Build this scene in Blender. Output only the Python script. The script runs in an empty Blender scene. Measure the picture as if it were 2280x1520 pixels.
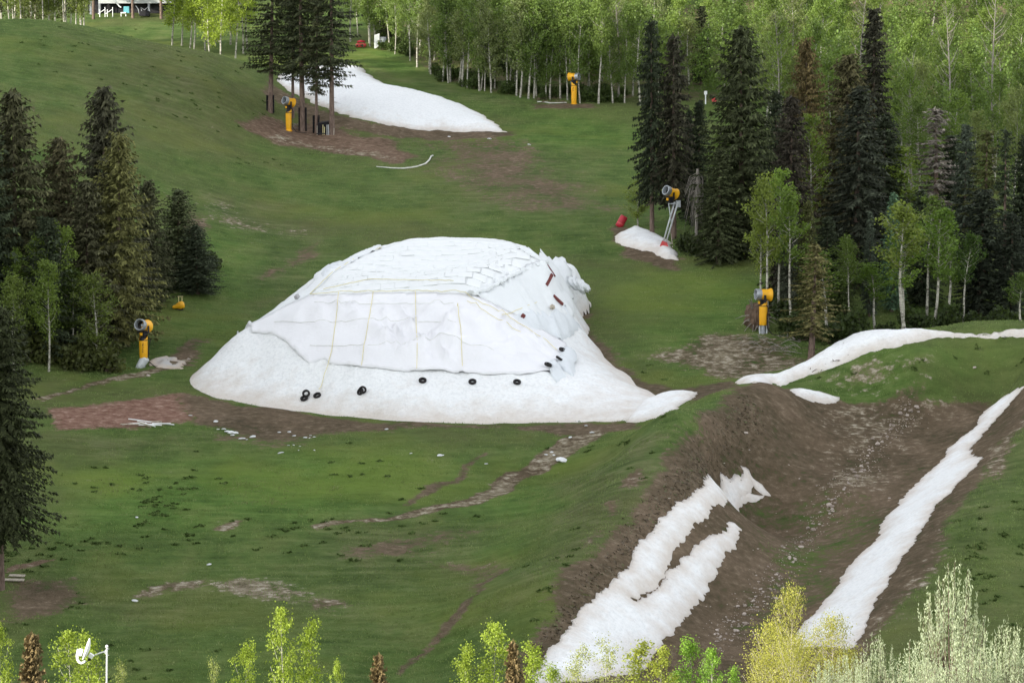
import bpy, bmesh, math, random
import numpy as np
from mathutils import Vector, Matrix, Euler
from mathutils.geometry import delaunay_2d_cdt

R = math.radians
SC = bpy.context.scene
COL = SC.collection
rng = random.Random(7)
nrg = np.random.default_rng(7)

# ------------------------------------------------------------------ camera, sky, sun, exposure
HFOV = R(20.0)
F = 1140.0 / math.tan(HFOV / 2)          # focal length in pixels of the 2280 px wide photograph
PITCH = math.atan(660.0 / F)
cam_data = bpy.data.cameras.new('camera')
cam_data.sensor_width = 36.0
cam_data.lens = 18.0 / math.tan(HFOV / 2)
cam_data.clip_start = 0.5
cam_data.clip_end = 6000.0
cam = bpy.data.objects.new('camera', cam_data)
COL.objects.link(cam)
cam.location = (0, 0, 0)
cam.rotation_euler = (R(90) - PITCH, 0, 0)
SC.camera = cam

SUN_EL = R(14.0)
SUN_AZ = R(60.0)                         # light travels towards +x +y, from behind the viewer's left shoulder
DH = (math.sin(SUN_AZ), math.cos(SUN_AZ))
world = bpy.data.worlds.new('World')
SC.world = world
world.use_nodes = True
wn = world.node_tree.nodes
wl = world.node_tree.links
bg = wn['Background']
sky = wn.new('ShaderNodeTexSky')
sky.sky_type = 'NISHITA'
sky.sun_disc = False
sky.sun_elevation = SUN_EL
sky.sun_rotation = math.atan2(-DH[0], -DH[1])
sky.altitude = 2200
sky.air_density = 1.0
sky.dust_density = 2.5
sky.ozone_density = 1.0
hs = wn.new('ShaderNodeHueSaturation')
hs.inputs['Saturation'].default_value = 0.16
wl.new(sky.outputs[0], hs.inputs['Color'])
wl.new(hs.outputs[0], bg.inputs['Color'])
bg.inputs['Strength'].default_value = 0.15
sun_l = bpy.data.lights.new('sun', 'SUN')
sun_l.energy = 2.0
sun_l.angle = R(0.6)
sun_l.color = (1.0, 0.93, 0.80)
sun = bpy.data.objects.new('sun', sun_l)
COL.objects.link(sun)
sun.location = (-300, -200, 300)
sun.rotation_euler = Vector((DH[0] * math.cos(SUN_EL), DH[1] * math.cos(SUN_EL), -math.sin(SUN_EL))).to_track_quat('-Z', 'Y').to_euler()
SC.view_settings.view_transform = 'Standard'
SC.view_settings.look = 'None'
SC.view_settings.gamma = 1.0
SC.view_settings.use_curve_mapping = False
SC.view_settings.exposure = 2.03
SC.cycles.max_bounces = 6
SC.cycles.diffuse_bounces = 3
SC.cycles.use_denoising = True

# ------------------------------------------------------------------ helpers: rays, noise
_cp, _sp = math.cos(PITCH), math.sin(PITCH)
def rays(px, py):
    """direction per unit of world y, (dx, dz)"""
    px = np.asarray(px, float); py = np.asarray(py, float)
    a = (px - 1140.0) / F
    c = -(py - 760.0) / F
    dy = _cp + c * _sp
    dz = -_sp + c * _cp
    return a / dy, dz / dy
def at(px, py, Y):
    dx, dz = rays(px, py)
    return Vector((float(dx) * Y, Y, float(dz) * Y))

def _hash(ix, iy, seed):
    n = (ix.astype(np.int64) * 374761393 + iy.astype(np.int64) * 668265263 + seed * 974711) & 0x7fffffff
    n = ((n ^ (n >> 13)) * 1274126177) & 0x7fffffff
    n = (n ^ (n >> 16)) & 0xffff
    return n / 32767.5 - 1.0
def vnoise(x, y, seed=0):
    x = np.asarray(x, float); y = np.asarray(y, float)
    ix = np.floor(x); iy = np.floor(y)
    fx = x - ix; fy = y - iy
    fx = fx * fx * (3 - 2 * fx); fy = fy * fy * (3 - 2 * fy)
    a = _hash(ix, iy, seed); b = _hash(ix + 1, iy, seed)
    c = _hash(ix, iy + 1, seed); d = _hash(ix + 1, iy + 1, seed)
    return (a * (1 - fx) + b * fx) * (1 - fy) + (c * (1 - fx) + d * fx) * fy
def fbm(x, y, seed=0, octv=4):
    s = 0; a = 1.0; t = 0
    for o in range(octv):
        s = s + a * vnoise(x * 2 ** o + 17.3 * o, y * 2 ** o - 9.1 * o, seed + o * 13)
        t += a; a *= 0.5
    return s / t
def sstep(a, b, x):
    t = np.clip((np.asarray(x, float) - a) / (b - a), 0, 1)
    return t * t * (3 - 2 * t)

class TPS:
    """thin plate spline through scattered heights"""
    def __init__(s, P, v, lam=0.05):
        s.P = np.asarray(P, float); n = len(s.P)
        s.c = s.P.mean(0); s.k = 1 / 50.0
        Q = (s.P - s.c) * s.k
        K = s._ker(Q, Q) + lam * np.eye(n) * 1e-3
        A = np.zeros((n + 3, n + 3)); A[:n, :n] = K
        A[:n, n] = 1; A[:n, n + 1:] = Q; A[n, :n] = 1; A[n + 1:, :n] = Q.T
        b = np.zeros(n + 3); b[:n] = v
        s.w = np.linalg.solve(A, b); s.Q = Q
    def _ker(s, A, B):
        d2 = ((A[:, None, :] - B[None, :, :]) ** 2).sum(2) + 1e-12
        return 0.5 * d2 * np.log(d2)
    def __call__(s, x, y):
        x = np.asarray(x, float); sh = x.shape
        X = (np.stack([x.ravel(), np.asarray(y, float).ravel()], 1) - s.c) * s.k
        out = np.empty(len(X)); n = len(s.Q)
        for i in range(0, len(X), 20000):
            q = X[i:i + 20000]
            out[i:i + 20000] = s._ker(q, s.Q) @ s.w[:n] + s.w[n] + q @ s.w[n + 1:]
        return out.reshape(sh)

# ------------------------------------------------------------------ terrain
PA, PB = -65.6, 0.143                    # the general ski slope: z = PA + PB * y
def plane(y): return PA + PB * np.asarray(y, float)
def base_profile(x, y):
    x = np.asarray(x, float); y = np.asarray(y, float)
    near = np.interp(y, [-400, -40, 0, 10, 28, 40, 56, 75, 110, 150, 168, 190], [10, -1, -1.75, -2.6, -6.45, -9.6, -14.2, -20.0, -31.5, -42.0, -42.5, -38.43])
    z = np.where(y < 190, near, plane(y))
    w = sstep(-45, 5, x + (y - 480) * 0.15)
    st = 545 - 120 * w
    rise = np.maximum(0, y - st)
    z = z + np.minimum(rise, 500) * 0.22 * sstep(0, 60, rise)
    return z

def plane_hit(px, py, dz):
    dx, t = rays(px, py)
    Y = (-(PA + dz)) / (PB - t)
    return float(dx) * Y, float(Y)

CP = []   # (x, y, dz)
def cp(px, py, dz):
    X, Y = plane_hit(px, py, dz); CP.append((X, Y, dz))
def cpl(pts, step=7.0):
    """polyline of control points, densified"""
    W = [plane_hit(*p) + (p[2],) for p in pts]
    for a, b in zip(W[:-1], W[1:]):
        n = max(1, int(math.hypot(a[0] - b[0], a[1] - b[1]) / step))
        for k in range(n):
            t = k / n
            CP.append(tuple(a[i] + (b[i] - a[i]) * t for i in range(3)))
    CP.append(W[-1])
for p in [(60, 1450, 0), (350, 1450, 0.2), (700, 1470, -.2), (1000, 1480, -.3), (100, 1250, .2), (400, 1230, -.2), (700, 1230, 0), (950, 1240, 0), (250, 1080, .2),
          (550, 1060, 0), (850, 1040, .1), (1150, 1000, 0), (80, 1000, .4), (150, 900, .5), (320, 822, .2), (430, 860, 0), (450, 760, 0), (600, 930, 0), (1000, 945, 0),
          (1300, 950, .2), (600, 600, .2), (600, 480, .5), (800, 400, 0), (1000, 380, 0), (1200, 350, 0), (1350, 290, 0), (1000, 480, 0), (800, 500, 0), (1400, 500, 0.1),
          (1550, 580, .3), (1450, 700, 0), (1400, 620, 0), (1600, 690, .1), (1500, 790, 0), (1600, 850, 0), (1695, 742, .6), (1780, 740, .6), (1700, 800, .2),
          (350, 300, 5.2), (450, 400, 2.4), (250, 450, 4.2), (200, 600, 2.6), (100, 700, 1.8), (400, 560, 1.5), (0, 500, 6), (-250, 400, 9), (-250, 800, 2), (-250, 1200, .5),
          (520, 320, 2.0), (640, 292, .9), (740, 300, .7), (603, 250, 2.5), (900, 340, 0), (850, 285, .9), (950, 292, .2), (1130, 295, 0), (1200, 240, 0), (1400, 240, 0), (1300, 420, 0),
          (985, 190, .2), (880, 125, .3), (800, 108, .3), (780, 150, .6), (900, 200, .8), (1000, 250, .5), (700, 180, 2.0)]:
    cp(*p)
cpl([(0, 42, 12), (100, 45, 11.6), (200, 58, 10.8), (300, 85, 9.2), (400, 108, 8), (500, 125, 7.1), (570, 150, 5.8), (625, 180, 4.4), (680, 215, 3.2), (760, 258, 2.0)], 12)
for p in [(-200, 60, 12), (100, 160, 10), (250, 160, 9.2), (400, 180, 7.4), (500, 200, 6), (150, 300, 7.5), (480, 280, 3.6)]:
    cp(*p)
# dip behind the left crest and the field beyond
for x, y, d in [(-78, 424, 3.5), (-60, 424, 2.2), (-45, 424, 1.5), (-35, 420, 1), (-90, 445, 2), (-60, 450, 0), (-30, 450, 0), (-80, 480, 0), (-50, 500, 0), (0, 470, 0), (50, 450, 0), (-120, 500, 1),
                (100, 420, 0), (130, 350, 1), (150, 250, 1), (120, 180, 0), (-120, 180, 0), (-120, 260, 4), (-140, 380, 9), (0, 150, 0), (60, 150, 0), (-60, 150, 0), (100, 300, .5), (60, 300, .3), (75, 340, .5), (40, 350, 0)]:
    CP.append((x, y, d))
# the trench on the right: left berm, floor, right bank
cpl([(1150, 1500, 1.7), (1200, 1420, 2.2), (1300, 1275, 2.8), (1400, 1165, 3.2), (1500, 1050, 3.5), (1600, 930, 3.5), (1660, 868, 3.2), (1725, 858, 2.6)], 1.8)
for p in [(1020, 1420, .2), (1120, 1270, .5), (1230, 1150, .9), (1360, 1030, 1.3), (1470, 950, 1.5), (1560, 890, 1.5), (1000, 1120, 0)]:
    cp(*p)
cpl([(1235, 1500, -1.4), (1330, 1385, -1.5), (1420, 1270, -1.3), (1500, 1180, -1.2), (1600, 1110, -1.0), (1690, 1060, -.7)], 1.8)
cpl([(1780, 1000, -.4), (1840, 940, -.2), (1800, 890, .9)], 6)
for p in [(1450, 1500, -1.6), (1600, 1360, -1.5), (1700, 1240, -1.2), (1850, 1080, -.8), (1950, 970, -.5), (1900, 905, 0), (2050, 905, .2), (1650, 1500, -1.5)]:
    cp(*p)
cpl([(1740, 1500, -1.2), (1830, 1385, -1), (1950, 1205, -.7), (2080, 1040, -.3), (2180, 930, .2), (2262, 868, .9)], 2.2)
cpl([(1880, 1510, 1.4), (1960, 1400, 1.9), (2060, 1230, 2.4), (2180, 1040, 2.6), (2290, 900, 2.8)], 2.2)
for p in [(2150, 1330, 2.3), (2280, 1220, 2.7), (2290, 1060, 3), (2100, 1470, 1.7), (2270, 1450, 2.0)]:
    cp(*p)
for p in [(1770, 862, .7), (1830, 842, 1.2), (1900, 820, 2.1), (2050, 800, 3.4), (2200, 800, 3.9), (2290, 800, 4.0), (2100, 860, 1.4), (2250, 845, 2.2), (1950, 870, .8)]:
    cp(*p)
cpl([(1655, 850, .3), (1740, 840, .8), (1800, 806, 1.5), (1860, 775, 2.3), (1930, 752, 3.1), (2050, 745, 3.9), (2180, 742, 4.3), (2290, 738, 4.5)], 7)
for x, y, d in [(30, 268, .4), (38, 268, .5), (48, 268, .7), (58, 266, 1), (28, 280, .3), (45, 285, .2), (26, 258, .5)]:
    CP.append((x, y, d))
# thin out points closer than 1.5 m
Pk = []
for c in CP:
    if all((c[0] - q[0]) ** 2 + (c[1] - q[1]) ** 2 > 2.2 for q in Pk): Pk.append(c)
CPa = np.array(Pk)
_tps = TPS(CPa[:, :2], CPa[:, 2], 0.6)
BERM = [plane_hit(*q) for q in [(1150, 1500, 1.7), (1200, 1420, 2.2), (1300, 1275, 2.8), (1400, 1165, 3.2), (1500, 1050, 3.5), (1600, 930, 3.5), (1660, 868, 3.2), (1725, 858, 2.6)]]

def spaced(lo, f0, f1, hi, step, g=1.22, y2=None, step2=None):
    mid = list(np.arange(f0, f1 + 1e-6, step))
    if y2: mid += list(np.arange(f1 + step2, y2, step2))
    a = []; p = mid[0]; d = step
    while p > lo: d *= g; p -= d; a.append(p)
    b = []; p = mid[-1]; d = step2 or step
    while p < hi: d *= g; p += d; b.append(p)
    return np.array(a[::-1] + mid + b)
GX = spaced(-1500, -88, 92, 1500, 0.55)
GY = spaced(-500, 168, 432, 2600, 0.55, y2=560, step2=1.6)
XX, YY = np.meshgrid(GX, GY)
ZZ = base_profile(XX, YY)
ins = (XX > -170) & (XX < 180) & (YY > 130) & (YY < 560)
wt = sstep(165, 110, np.abs(XX - 5)) * sstep(138, 168, YY) * sstep(560, 505, YY)
d = np.zeros_like(XX)
d[ins] = np.clip(_tps(XX[ins], YY[ins]), -4, 14)
ZZ = ZZ + d * wt
# unseen ridge added on the left, its crest shaped to shade the slope
S_ = DH[0] * XX + DH[1] * YY
T_ = -DH[1] * XX + DH[0] * YY
crest = np.interp(T_, [-300, 40, 70, 140, 200, 250, 366, 378, 388, 412, 440, 520, 900], [-30, -25, -12, 34, 64, 80, 84, 74, 50, 42, 38, 28, 20])
shade_ridge = crest + 2.5 * fbm(XX / 60, YY / 60, 5) - np.abs(S_ + 75 + 8 * fbm(T_ / 50, S_ / 50, 6)) * 0.95
ZZ = np.maximum(ZZ, shade_ridge)
# bumps
near_w = sstep(140, 175, YY) * sstep(600, 500, YY)
ZZ += near_w * (0.35 * fbm(XX / 14, YY / 14, 1) + 0.10 * fbm(XX / 3.0, YY / 3.0, 2, 3) + 0.05 * vnoise(XX / 0.9, YY / 0.9, 3))

def bil(gx, gy, G, x, y):
    x = np.asarray(x, float); y = np.asarray(y, float)
    i = np.clip(np.searchsorted(gx, x) - 1, 0, len(gx) - 2)
    j = np.clip(np.searchsorted(gy, y) - 1, 0, len(gy) - 2)
    tx = np.clip((x - gx[i]) / (gx[i + 1] - gx[i]), 0, 1); ty = np.clip((y - gy[j]) / (gy[j + 1] - gy[j]), 0, 1)
    return (G[j, i] * (1 - tx) + G[j, i + 1] * tx) * (1 - ty) + (G[j + 1, i] * (1 - tx) + G[j + 1, i + 1] * tx) * ty
def Zt(x, y): return bil(GX, GY, ZZ, x, y)
def zt(x, y): return float(Zt(x, y))
_YS = np.arange(120.0, 620.0, 0.15)
def cast(pxy, hf=Zt):
    """first hit of each pixel ray on the height function -> (n,3)"""
    out = []
    for px, py in pxy:
        dx, dz = rays(px, py)
        xs = dx * _YS; zs = dz * _YS
        below = zs < hf(xs, _YS)
        k = int(np.argmax(below)) if below.any() else len(_YS) - 1
        Y = _YS[k]
        out.append((dx * Y, Y, float(hf(dx * Y, Y))))
    return np.array(out)
def cast1(px, py, hf=Zt):
    return Vector(cast([(px, py)], hf)[0])

# ------------------------------------------------------------------ materials
MATS = {}
def mat(name):
    m = bpy.data.materials.new(name); m.use_nodes = True
    nt = m.node_tree
    b = nt.nodes['Principled BSDF']
    MATS[name] = m
    return m, nt, b
def N(nt, t, **kw):
    n = nt.nodes.new(t)
    for k, v in kw.items():
        if k in n.inputs: n.inputs[k].default_value = v
        else: setattr(n, k, v)
    return n
def noise(nt, scale, detail=5, rough=.6, coord=None, dist=0):
    n = N(nt, 'ShaderNodeTexNoise'); n.inputs['Scale'].default_value = scale; n.inputs['Detail'].default_value = detail
    n.inputs['Roughness'].default_value = rough; n.inputs['Distortion'].default_value = dist
    if coord is not None: nt.links.new(coord, n.inputs['Vector'])
    return n
def ramp(nt, src, stops):
    r = N(nt, 'ShaderNodeValToRGB')
    e = r.color_ramp.elements
    while len(e) < len(stops): e.new(0.5)
    for k, (p, c) in enumerate(stops):
        e[k].position = p; e[k].color = (c[0], c[1], c[2], 1) if hasattr(c, '__len__') else (c, c, c, 1)
    nt.links.new(src, r.inputs[0])
    return r
def mix(nt, fac, a, b, typ='MIX'):
    m = N(nt, 'ShaderNodeMix', data_type='RGBA', blend_type=typ)
    for k, v in ((0, fac), (6, a), (7, b)):
        if hasattr(v, 'links') or isinstance(v, bpy.types.NodeSocket): nt.links.new(v, m.inputs[k])
        else: m.inputs[k].default_value = (*v, 1) if hasattr(v, '__len__') else v
    return m.outputs[2]
def mth(nt, op, a, b=None, c=None, clamp=False):
    m = N(nt, 'ShaderNodeMath', operation=op, use_clamp=clamp)
    for k, v in enumerate((a, b, c)):
        if v is None: continue
        if isinstance(v, bpy.types.NodeSocket): nt.links.new(v, m.inputs[k])
        else: m.inputs[k].default_value = v
    return m.outputs[0]
def bump(nt, b, h, strength=.5, dist=.1):
    n = N(nt, 'ShaderNodeBump'); n.inputs['Strength'].default_value = strength; n.inputs['Distance'].default_value = dist
    nt.links.new(h, n.inputs['Height']); nt.links.new(n.outputs[0], b.inputs['Normal'])
def simple(name, col, rough=.6, spec=.3, var=.12, scale=6, bmp=0.0, metal=0):
    m, nt, b = mat(name)
    g = N(nt, 'ShaderNodeTexCoord')
    n = noise(nt, scale, 4, .6, g.outputs['Object'])
    lo = tuple(max(0, c * (1 - var * 1.6)) for c in col); hi = tuple(min(1, c * (1 + var)) for c in col)
    r = ramp(nt, n.outputs[0], [(.3, lo), (.7, hi)])
    nt.links.new(r.outputs[0], b.inputs['Base Color'])
    b.inputs['Roughness'].default_value = rough; b.inputs['Specular IOR Level'].default_value = spec
    b.inputs['Metallic'].default_value = metal
    if bmp: bump(nt, b, n.outputs[0], bmp, .05)
    return m

def make_ground_mat():
    m, nt, b = mat('ground_cover')
    L = nt.links
    g = N(nt, 'ShaderNodeTexCoord').outputs['Object']
    def mapped(sx, sy, sz=1):
        mp = N(nt, 'ShaderNodeMapping'); mp.inputs['Scale'].default_value = (sx, sy, sz); L.new(g, mp.inputs[0]); return mp.outputs[0]
    n_big = noise(nt, .035, 4, .55, g)
    n_mid = noise(nt, .25, 5, .6, mapped(1, .6))
    n_fine = noise(nt, 1.6, 6, .70, mapped(.85, 1.0))
    n_tiny = noise(nt, 6.0, 3, .6, g)
    att = N(nt, 'ShaderNodeAttribute', attribute_name='mask')
    sep = N(nt, 'ShaderNodeSeparateColor'); L.new(att.outputs['Color'], sep.inputs[0])
    dirt, pale, red = sep.outputs[0], sep.outputs[1], sep.outputs[2]
    # grass
    n_str = noise(nt, .9, 5, .65, mapped(.28, 1.25))
    c1 = ramp(nt, n_fine.outputs[0], [(.34, (.044, .068, .018)), (.46, (.080, .126, .033)), (.56, (.098, .156, .042)), (.68, (.150, .200, .070))]).outputs[0]
    c2 = ramp(nt, n_mid.outputs[0], [(.37, (.034, .062, .016)), (.5, (.078, .126, .034)), (.63, (.150, .168, .064))]).outputs[0]
    c3 = ramp(nt, n_str.outputs[0], [(.38, (.040, .064, .018)), (.5, (.090, .138, .038)), (.62, (.170, .208, .080))]).outputs[0]
    grass = mix(nt, .4, mix(nt, .5, c1, c3), c2)
    brownish = mix(nt, ramp(nt, n_big.outputs[0], [(.48, 0.0), (.62, .6)]).outputs[0], grass, (.108, .110, .048))
    yel = mix(nt, ramp(nt, noise(nt, .06, 4, .6, mapped(1, 1)).outputs[0], [(.52, 0), (.66, .5)]).outputs[0], brownish, (.150, .175, .040))
    lush = att.outputs['Alpha']
    hi_ = mth(nt, 'MULTIPLY', mth(nt, 'SUBTRACT', lush, .5), 2, clamp=True); lo_ = mth(nt, 'MULTIPLY', mth(nt, 'SUBTRACT', .5, lush), 2, clamp=True)
    yel = mix(nt, hi_, yel, mix(nt, 1.0, yel, (1.06, 1.22, .95), 'MULTIPLY'))
    worn = ramp(nt, n_str.outputs[0], [(.38, (.070, .068, .034)), (.5, (.112, .106, .058)), (.62, (.175, .160, .100))]).outputs[0]
    yel = mix(nt, mth(nt, 'MULTIPLY', lo_, ramp(nt, n_mid.outputs[0], [(.35, .25), (.6, 1.0)]).outputs[0]), yel, worn)
    yel = mix(nt, 1.0, yel, (.98, 1.00, .90), 'MULTIPLY')
    # earth
    e1 = ramp(nt, n_fine.outputs[0], [(.36, (.050, .037, .024)), (.47, (.108, .079, .052)), (.56, (.150, .112, .076)), (.66, (.265, .210, .152))]).outputs[0]
    e2 = ramp(nt, n_mid.outputs[0], [(.36, (.066, .054, .030)), (.5, (.112, .086, .052)), (.64, (.175, .130, .086))]).outputs[0]
    earth = mix(nt, .5, e1, e2)
    redearth = mix(nt, red, earth, ramp(nt, n_fine.outputs[0], [(.36, (.150, .078, .055)), (.48, (.225, .125, .092)), (.56, (.27, .160, .122)), (.66, (.40, .28, .22))]).outputs[0])
    # dry straw / stony ground
    straw = ramp(nt, n_fine.outputs[0], [(.36, (.10, .085, .05)), (.52, (.22, .185, .125)), (.66, (.42, .38, .30))]).outputs[0]
    def edge(msk, w=1.5):
        s = mth(nt, 'ADD', msk, mth(nt, 'MULTIPLY', mth(nt, 'SUBTRACT', n_fine.outputs[0], .5), w))
        s = mth(nt, 'ADD', s, mth(nt, 'MULTIPLY', mth(nt, 'SUBTRACT', n_mid.outputs[0], .5), 1.1))
        return ramp(nt, s, [(.36, 0.0), (.64, 1.0)]).outputs[0]
    fd = edge(dirt)
    col = mix(nt, fd, yel, redearth)
    col = mix(nt, edge(pale, 1.5), col, straw)
    L.new(col, b.inputs['Base Color'])
    b.inputs['Roughness'].default_value = .95
    b.inputs['Specular IOR Level'].default_value = .08
    h = mth(nt, 'ADD', mth(nt, 'MULTIPLY', n_fine.outputs[0], 1.0), mth(nt, 'MULTIPLY', n_tiny.outputs[0], .35))
    bump(nt, b, h, .9, .30)
    return m

def make_snow_mat(name='snow', dirty=.35, tone=1.0):
    m, nt, b = mat(name)
    L = nt.links
    g = N(nt, 'ShaderNodeTexCoord').outputs['Object']
    n1 = noise(nt, .5, 6, .65, g); n2 = noise(nt, 3.5, 6, .7, g); n3 = noise(nt, 14, 3, .6, g)
    att = N(nt, 'ShaderNodeAttribute', attribute_name='edge')
    c = ramp(nt, n2.outputs[0], [(.34, (.76, .775, .78)), (.5, (.865, .88, .88)), (.66, (.91, .92, .92))]).outputs[0]
    c = mix(nt, 1.0, c, (tone, tone, tone), 'MULTIPLY')
    f = mth(nt, 'ADD', mth(nt, 'MULTIPLY', att.outputs['Fac'], .9), mth(nt, 'MULTIPLY', mth(nt, 'SUBTRACT', n1.outputs[0], .5), 1.4))
    f2 = ramp(nt, f, [(.2, 0), (.85, min(1, dirty * 2.6))]).outputs[0]
    c = mix(nt, f2, c, (.56, .47, .38))
    spk = ramp(nt, n3.outputs[0], [(.66, 0), (.74, dirty * .8)]).outputs[0]
    spk = mix(nt, n1.outputs[0], (0, 0, 0), spk)
    c = mix(nt, spk, c, (.30, .27, .24))
    L.new(c, b.inputs['Base Color'])
    b.inputs['Roughness'].default_value = .85
    b.inputs['Specular IOR Level'].default_value = .15
    h = mth(nt, 'ADD', mth(nt, 'MULTIPLY', n2.outputs[0], 1), mth(nt, 'MULTIPLY', n3.outputs[0], .3))
    bump(nt, b, h, .7, .18)
    return m

def make_tarp_mat(name, col, crease=.4):
    m, nt, b = mat(name)
    L = nt.links
    g = N(nt, 'ShaderNodeTexCoord').outputs['Object']
    n1 = noise(nt, .35, 5, .6, g); n2 = noise(nt, 2.2, 5, .6, g, 1.0)
    c = ramp(nt, n1.outputs[0], [(.3, tuple(k * .93 for k in col)), (.7, col)]).outputs[0]
    c = mix(nt, ramp(nt, n2.outputs[0], [(.62, 0), (.8, .25)]).outputs[0], c, (.62, .62, .62))
    L.new(c, b.inputs['Base Color'])
    b.inputs['Roughness'].default_value = .55
    b.inputs['Specular IOR Level'].default_value = .3
    bump(nt, b, n2.outputs[0], crease, .12)
    return m

def make_needle_mat():
    m, nt, b = mat('needles')
    L = nt.links
    oi = N(nt, 'ShaderNodeObjectInfo')
    g = N(nt, 'ShaderNodeTexCoord').outputs['Object']
    n = noise(nt, 1.3, 4, .6, g)
    c = mix(nt, n.outputs[0], (.35, .35, .35), (1.7, 1.7, 1.6))
    geo = N(nt, 'ShaderNodeNewGeometry')
    c = mix(nt, 1.0, oi.outputs['Color'], c, 'MULTIPLY')
    c = mix(nt, 1.0, c, ramp(nt, geo.outputs['Random Per Island'], [(0, .75), (.7, 1.5), (1, 2.6)]).outputs[0], 'MULTIPLY')
    L.new(c, b.inputs['Base Color'])
    b.inputs['Roughness'].default_value = .75; b.inputs['Specular IOR Level'].default_value = .15
    return m
def make_leaf_mat(name='leaves', trans=.35):
    m, nt, b = mat(name)
    L = nt.links
    oi = N(nt, 'ShaderNodeObjectInfo')
    geo = N(nt, 'ShaderNodeNewGeometry')
    g = N(nt, 'ShaderNodeTexCoord').outputs['Object']
    n = noise(nt, .9, 4, .6, g)
    v = mix(nt, n.outputs[0], (.62, .66, .60), (1.55, 1.48, 1.3))
    r = ramp(nt, geo.outputs['Random Per Island'], [(0, .72), (1, 1.25)]).outputs[0]
    c = mix(nt, 1.0, oi.outputs['Color'], v, 'MULTIPLY')
    c = mix(nt, 1.0, c, r, 'MULTIPLY')
    L.new(c, b.inputs['Base Color'])
    b.inputs['Roughness'].default_value = .55; b.inputs['Specular IOR Level'].default_value = .25
    t = N(nt, 'ShaderNodeBsdfTranslucent'); L.new(mix(nt, 1.0, c, (1.25, 1.25, .7), 'MULTIPLY'), t.inputs['Color'])
    ms = N(nt, 'ShaderNodeMixShader'); ms.inputs[0].default_value = trans
    L.new(b.outputs[0], ms.inputs[1]); L.new(t.outputs[0], ms.inputs[2])
    L.new(ms.outputs[0], nt.nodes['Material Output'].inputs['Surface'])
    return m
def make_aspen_bark():
    m, nt, b = mat('aspen_bark')
    L = nt.links
    g = N(nt, 'ShaderNodeTexCoord').outputs['Object']
    mp = N(nt, 'ShaderNodeMapping'); mp.inputs['Scale'].default_value = (3, 3, 5); L.new(g, mp.inputs[0])
    n = noise(nt, 1.0, 4, .65, mp.outputs[0])
    c = ramp(nt, n.outputs[0], [(.36, (.06, .055, .045)), (.45, (.30, .285, .235)), (.65, (.52, .50, .42))]).outputs[0]
    L.new(c, b.inputs['Base Color']); b.inputs['Roughness'].default_value = .8; b.inputs['Specular IOR Level'].default_value = .15
    bump(nt, b, n.outputs[0], .4, .03)
    return m
def make_bark(name, lo, hi):
    m, nt, b = mat(name)
    L = nt.links
    g = N(nt, 'ShaderNodeTexCoord').outputs['Object']
    mp = N(nt, 'ShaderNodeMapping'); mp.inputs['Scale'].default_value = (9, 9, 1.6); L.new(g, mp.inputs[0])
    n = noise(nt, 1.0, 5, .65, mp.outputs[0])
    L.new(ramp(nt, n.outputs[0], [(.3, lo), (.7, hi)]).outputs[0], b.inputs['Base Color'])
    b.inputs['Roughness'].default_value = .9; b.inputs['Specular IOR Level'].default_value = .1
    bump(nt, b, n.outputs[0], .7, .05)
    return m

make_ground_mat(); make_snow_mat('snow', .24); make_snow_mat('old_snow', .5, .62)
make_tarp_mat('tarp_front', (.80, .80, .82), .5); make_tarp_mat('tarp_top', (.77, .79, .79), .25); make_tarp_mat('tarp_side', (.77, .795, .805), .6); make_tarp_mat('tarp_loose', (.70, .735, .76), .7)
make_needle_mat(); make_leaf_mat(); make_aspen_bark()
make_bark('conifer_bark', (.07, .05, .04), (.24, .175, .14)); make_bark('dead_wood', (.13, .115, .10), (.34, .31, .27)); make_bark('root_earth', (.05, .036, .027), (.20, .14, .10))
simple('yellow_paint', (.80, .40, .012), .45, .4, .08, 2); simple('grey_metal', (.34, .36, .38), .4, .5, .1, 4, 0, .4); simple('dark_metal', (.018, .017, .02), .6, .3, .3, 5)
simple('pale_metal', (.55, .58, .58), .45, .4, .08, 4); simple('rubber', (.022, .019, .018), .75, .3, .4, 8, .3); simple('red_vinyl', (.42, .018, .035), .5, .4, .12, 3)
simple('red_paint', (.55, .06, .06), .5, .4, .15, 4); simple('board_red', (.17, .055, .05), .8, .1, .2, 8); simple('strap_yellow', (.74, .66, .34), .7, .2, .1, 6)
simple('white_paint', (.80, .81, .80), .5, .4, .05, 4); simple('hose_white', (.66, .66, .60), .6, .3, .15, 2); simple('black_pad', (.012, .011, .012), .8, .2, .3, 4)
simple('stone', (.30, .25, .21), .9, .1, .3, 2.5, .4); simple('pale_stone', (.44, .38, .33), .9, .1, .2, 2.5, .4); simple('stick', (.46, .41, .33), .85, .1, .25, 6)
simple('dark_wall', (.016, .018, .024), .8, .2, .3, 1); simple('roof_white', (.62, .64, .66), .5, .3, .06, 1); simple('teal_fabric', (.14, .42, .48), .8, .2, .1, 3)
simple('stain', (.42, .41, .42), .8, .1, .15, 4); simple('letter_dark', (.03, .022, .02), .7, .2, .1, 5); simple('plastic_white', (.86, .86, .83), .35, .4, .03, 3)
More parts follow.
